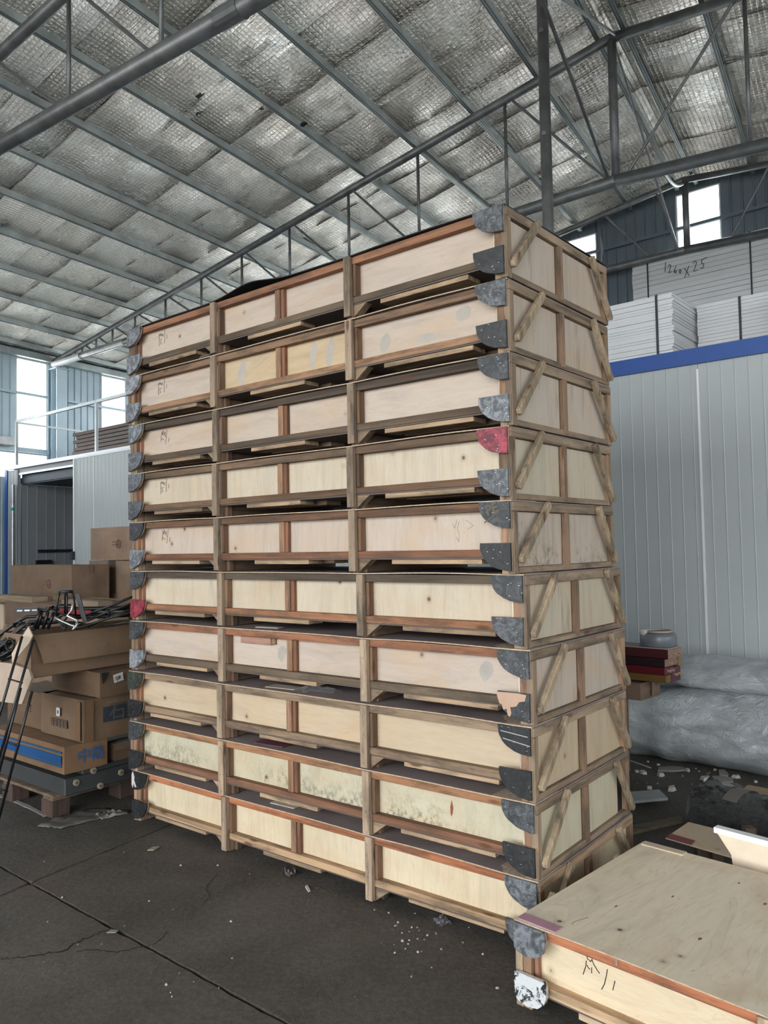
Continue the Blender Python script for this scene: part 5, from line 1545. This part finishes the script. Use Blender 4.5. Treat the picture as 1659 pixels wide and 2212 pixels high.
# dark fibre roll in clear film
F0 = onz(1474, 1785, 0); F1 = onz(1700, 1862, 0)
d = (F1-F0).normalized(); s = Vector((-d.y, d.x, 0)); s = s if s.y > 0 else -s
fr_ = thing('fibre_roll', 'dark grey shaggy fibre roll bound in clear film on the floor', 'roll', (F0+F1)/2 + s*.13)
L_ = (F1-F0).length + .5
def froll(k, n_amp, seed):
    def fn(x, y):
        a = 2*math.pi*y
        e = min(1.0, min(x, 1-x)/.05)**.5
        R = .145*k*e*(1 + n_amp*noise.noise(Vector((x*7+seed, math.cos(a)*3, math.sin(a)*3))) + n_amp*.6*noise.noise(Vector((x*24, math.cos(a)*9+seed, math.sin(a)*9))))
        return F0 - fr_.location + s*.13 + d*(L_*x) + s*(R*math.cos(a)) + Z*(max(R*.86*math.sin(a), -.118) + .12)
    return fn
MB().grid(froll(1.0, .38, 2), 150, 60).build('fibre_core', FIBRE, fr_, None, 0, True)
MB().grid(froll(1.12, .12, 4), 50, 26).build('film_wrap', CLEAR, fr_, None, 0, True)
MB().grid(lambda x, y: F0 - fr_.location + s*.13 + d*(.26 + .09*x) + s*(.166*math.cos(math.pi*(.15+.6*y))) + Z*(.166*.88*math.sin(math.pi*(.15+.6*y)) + .12), 3, 14).build('tape_band', OBJM, fr_, (.16, .14, .125), 0, True)
# boards and litter on the floor behind the low crate
def poly3(label, pix, zs, h, mat, col, name, cat, group=None):
    P = [onz(x, y, z) for (x, y), z in zip(pix, zs)]
    o = MB().prism(P, Z*h).build(name, mat, None, col, .0012); tag(o, label, cat, group); recentre(o); return o
poly3('second bare plywood sheet with a maroon strip behind the low crate', [(1437, 1812), (1487, 1778), (1560, 1796), (1640, 1872)], [.262]*4, .006, PLY_TOP, (.50, .40, .29), 'plywood_sheet', 'sheet')
poly3('maroon strip on the plywood behind the low crate', [(1437, 1810), (1451, 1802), (1502, 1817), (1493, 1826)], [.269]*4, .003, OBJM, (.20, .05, .055), 'maroon_strip', 'strip')
# crate-like stand under that sheet
cA = onz(1470, 1800, .26)
st2 = thing('board_stand', 'dark timber stand carrying the second plywood sheet', 'stand', Vector((cA.x + .15, cA.y - .03, 0)))
for a in (0, .24):
    for b in (0, .18):
        MB().box((a-.05, b-.1, 0), (a, b-.05, .258)).build('leg', PINE[2], st2, (.1, .07, .05))
poly3('grey plank lying on the floor behind the low crate', [(1362, 1805), (1365, 1790), (1470, 1768), (1476, 1778)], [.0]*4, .02, PINE[0], (.17, .14, .10), 'plank', 'plank')
poly3('folded white foam offcut on the floor right of the stack', [(1362, 1737), (1362, 1716), (1424, 1711), (1443, 1729)], [.03]*4, .018, OBJM, (.36, .37, .37), 'foam_offcut', 'offcut')
# white board leaning behind the low crate
wl = [onz(1570, 1852, .31), onz(1720, 1895, .31)]
a0 = wl[0]; dirw = (wl[1]-wl[0]).normalized(); nn = Vector((-dirw.y, dirw.x, 0)); nn = nn if nn.y > 0 else -nn
topz = zat(a0 + nn*.03 - dirw*.07, 1789)
tb0 = thing('white_board', 'white-edged cream board standing behind the low crate lid', 'board', a0 + nn*.04)
A0 = Vector((0, 0, -.30)); hgt = topz - .31 + .30
MB().prism([A0 + dirw*.035, A0 + dirw*1.2, A0 + dirw*1.2 + Z*hgt - nn*.0, A0 - dirw*.075 + Z*hgt, A0 + dirw*0.0 + Z*.30], nn*.036).build('panel', OBJM, tb0, (.80, .68, .52), .001)
MB().obox(A0 - dirw*.073 + Z*(hgt-.022) - nn*.0015, dirw*1.27, nn*.039, Z*.024).build('white_edge', OBJM, tb0, (.85, .87, .9))
# flattened carton
poly3('flattened tan carton on the floor behind the fibre roll', [(1575, 1728), (1618, 1700), (1700, 1722), (1700, 1762)], [.035]*4, .012, CARD, (.42, .31, .19), 'flat_carton', 'cardboard')
poly3('narrow folded edge of the flattened tan carton', [(1606, 1707), (1616, 1699), (1700, 1715), (1700, 1727)], [.05]*4, .012, CARD, (.40, .29, .18), 'carton_flap', 'cardboard')
# litter
rs = random.Random(77)
def chip(x, y, w, label, col, h=None, name='rubble_chip', cat='rubble', group='pale rubble on the floor behind the stack', asp=1.0, ang=None):
    P = onz(x, y, 0); n = rs.randrange(5, 8); ang = rs.uniform(0, 6) if ang is None else ang
    h = h or w*.45
    pts = []
    for q in range(n):
        g = 2*math.pi*q/n + rs.uniform(-.25, .25); r = w/2*rs.uniform(.7, 1.15)
        c = Vector((r*math.cos(g)*asp, r*math.sin(g), 0)); pts.append(Matrix.Rotation(ang, 3, 'Z') @ c)
    mb = MB(); nn_ = len(pts)
    mb.v += [tuple(p) for p in pts] + [tuple(p*.72 + Z*h*rs.uniform(.7, 1.1)) for p in pts]
    mb.f += [tuple(range(nn_-1, -1, -1)), tuple(range(nn_, 2*nn_))] + [(i, (i+1) % nn_, nn_+(i+1) % nn_, nn_+i) for i in range(nn_)]
    o = mb.build(name, OBJM, None, col); o.location = P; tag(o, label, cat, group); return o
wc = (.46, .45, .43)
for x, y, w, lab, asp in ((1427, 1676, .055, 'upright white chip below the plastic bolster', 1), (1422, 1653, .03, 'small white chip close under the bolster', 1),
        (1486, 1666, .045, 'white lump at the right end of the grey flake', 1), (1524, 1686, .075, 'rounded white lump in the middle of the litter', 1.2),
        (1590, 1680, .05, 'pale lump near the bolster towards the right', 1.3), (1451, 1707, .06, 'pale splintered chip above the fibre roll end', 1.5),
        (1403, 1704, .045, 'small grey chip beside the crate stack', 1.2), (1376, 1668, .035, 'white chip nearest the crate stack', 1), (1390, 1671, .05, 'grey chip just right of the white one by the stack', 1.6),
        (1632, 1690, .03, 'tiny white chip near the right edge', 1), (1400, 1626+20, .02, 'speck of white under the bolster by the stack', 1), (1545, 1664, .03, 'small pale chip close to the bolster in the middle', 1.5)):
    chip(x, y, w, lab, wc, asp=asp)
def flake(label, pix, col, h=.012):
    P = [onz(x, y, .002) for x, y in pix]
    o = MB().prism(P, Z*h).build('board_flake', OBJM, None, col, .001); tag(o, label, 'board scrap'); recentre(o)
flake('long grey board flake under the plastic bolster', [(1421, 1667), (1422, 1660), (1450, 1658), (1478, 1660), (1480, 1666), (1450, 1668)], (.24, .235, .215))
flake('grey square flake right of centre in the litter', [(1554, 1678), (1552, 1666), (1565, 1665), (1574, 1675), (1572, 1679)], (.34, .33, .31))
flake('wide torn grey board scrap above the fibre roll', [(1550, 1697), (1538, 1681), (1560, 1680), (1584, 1685), (1584, 1693), (1565, 1693)], (.28, .27, .245), .016)
flake('white angular scrap beside the wide torn one', [(1556, 1697), (1557, 1692), (1575, 1694), (1595, 1707), (1588, 1711), (1574, 1702)], (.46, .46, .45), .014)
flake('dark flake beside the white angular scrap', [(1578, 1694), (1592, 1695), (1605, 1702), (1598, 1706)], (.2, .19, .18))
wirep = [onz(x, y, .004) for x, y in ((1352, 1640), (1370, 1646), (1390, 1653), (1406, 1659))]
o = MB().path(wirep, .004, 6).build('wire_scrap', STAPLE); tag(o, 'thin shiny strip on the floor leading out from behind the stack', 'strip'); recentre(o)
for k in range(26):
    x = rs.uniform(1365, 1655); y = rs.uniform(1660, 1715)
    chip(x, y, rs.uniform(.006, .016), 'one of the tiny white crumbs scattered behind the stack', wc, group='tiny crumbs behind the stack', name='crumb')
# crumbs on the open floor
for k in range(60):
    if k < 26: x = rs.gauss(905, 45); y = rs.gauss(2010, 28)
    else: x = rs.uniform(60, 1080); y = rs.uniform(1830, 2190)
    if y > 2200 or (x - 480)*.29 + 1830 > y: continue
    col = (.42, .40, .37) if rs.random() < .45 else (.16, .14, .12)
    chip(x, y, rs.uniform(.006, .015), 'one of the small crumbs scattered on the open floor', col, group='crumbs on the open floor', name='crumb')
flake('grey paper scrap on the floor left of the cracks', [(230, 2016), (240, 2009), (256, 2011), (250, 2016)], (.22, .22, .19), .004)
flake('pale green scrap on the floor below the joint crossing', [(318, 1838), (330, 1831), (346, 1830), (332, 1838)], (.26, .25, .19), .006)
flake('small white pointed scrap in front of the stack', [(659, 1917), (664, 1914), (671, 1926), (666, 1928)], (.5, .5, .48), .008)
sheetfilm('dusty clear film wad on the floor by the bottom crate', [(935, 1988), (955, 1982), (975, 1996), (950, 2004)], CLEAR, None, seed=9, hz=.05)
sheetfilm('mauve rag on the floor in front of the bottom crate', [(610, 1885), (630, 1880), (640, 1890), (622, 1894)], OBJM, (.12, .095, .095), 'rag', 'rag', seed=10, hz=.05)
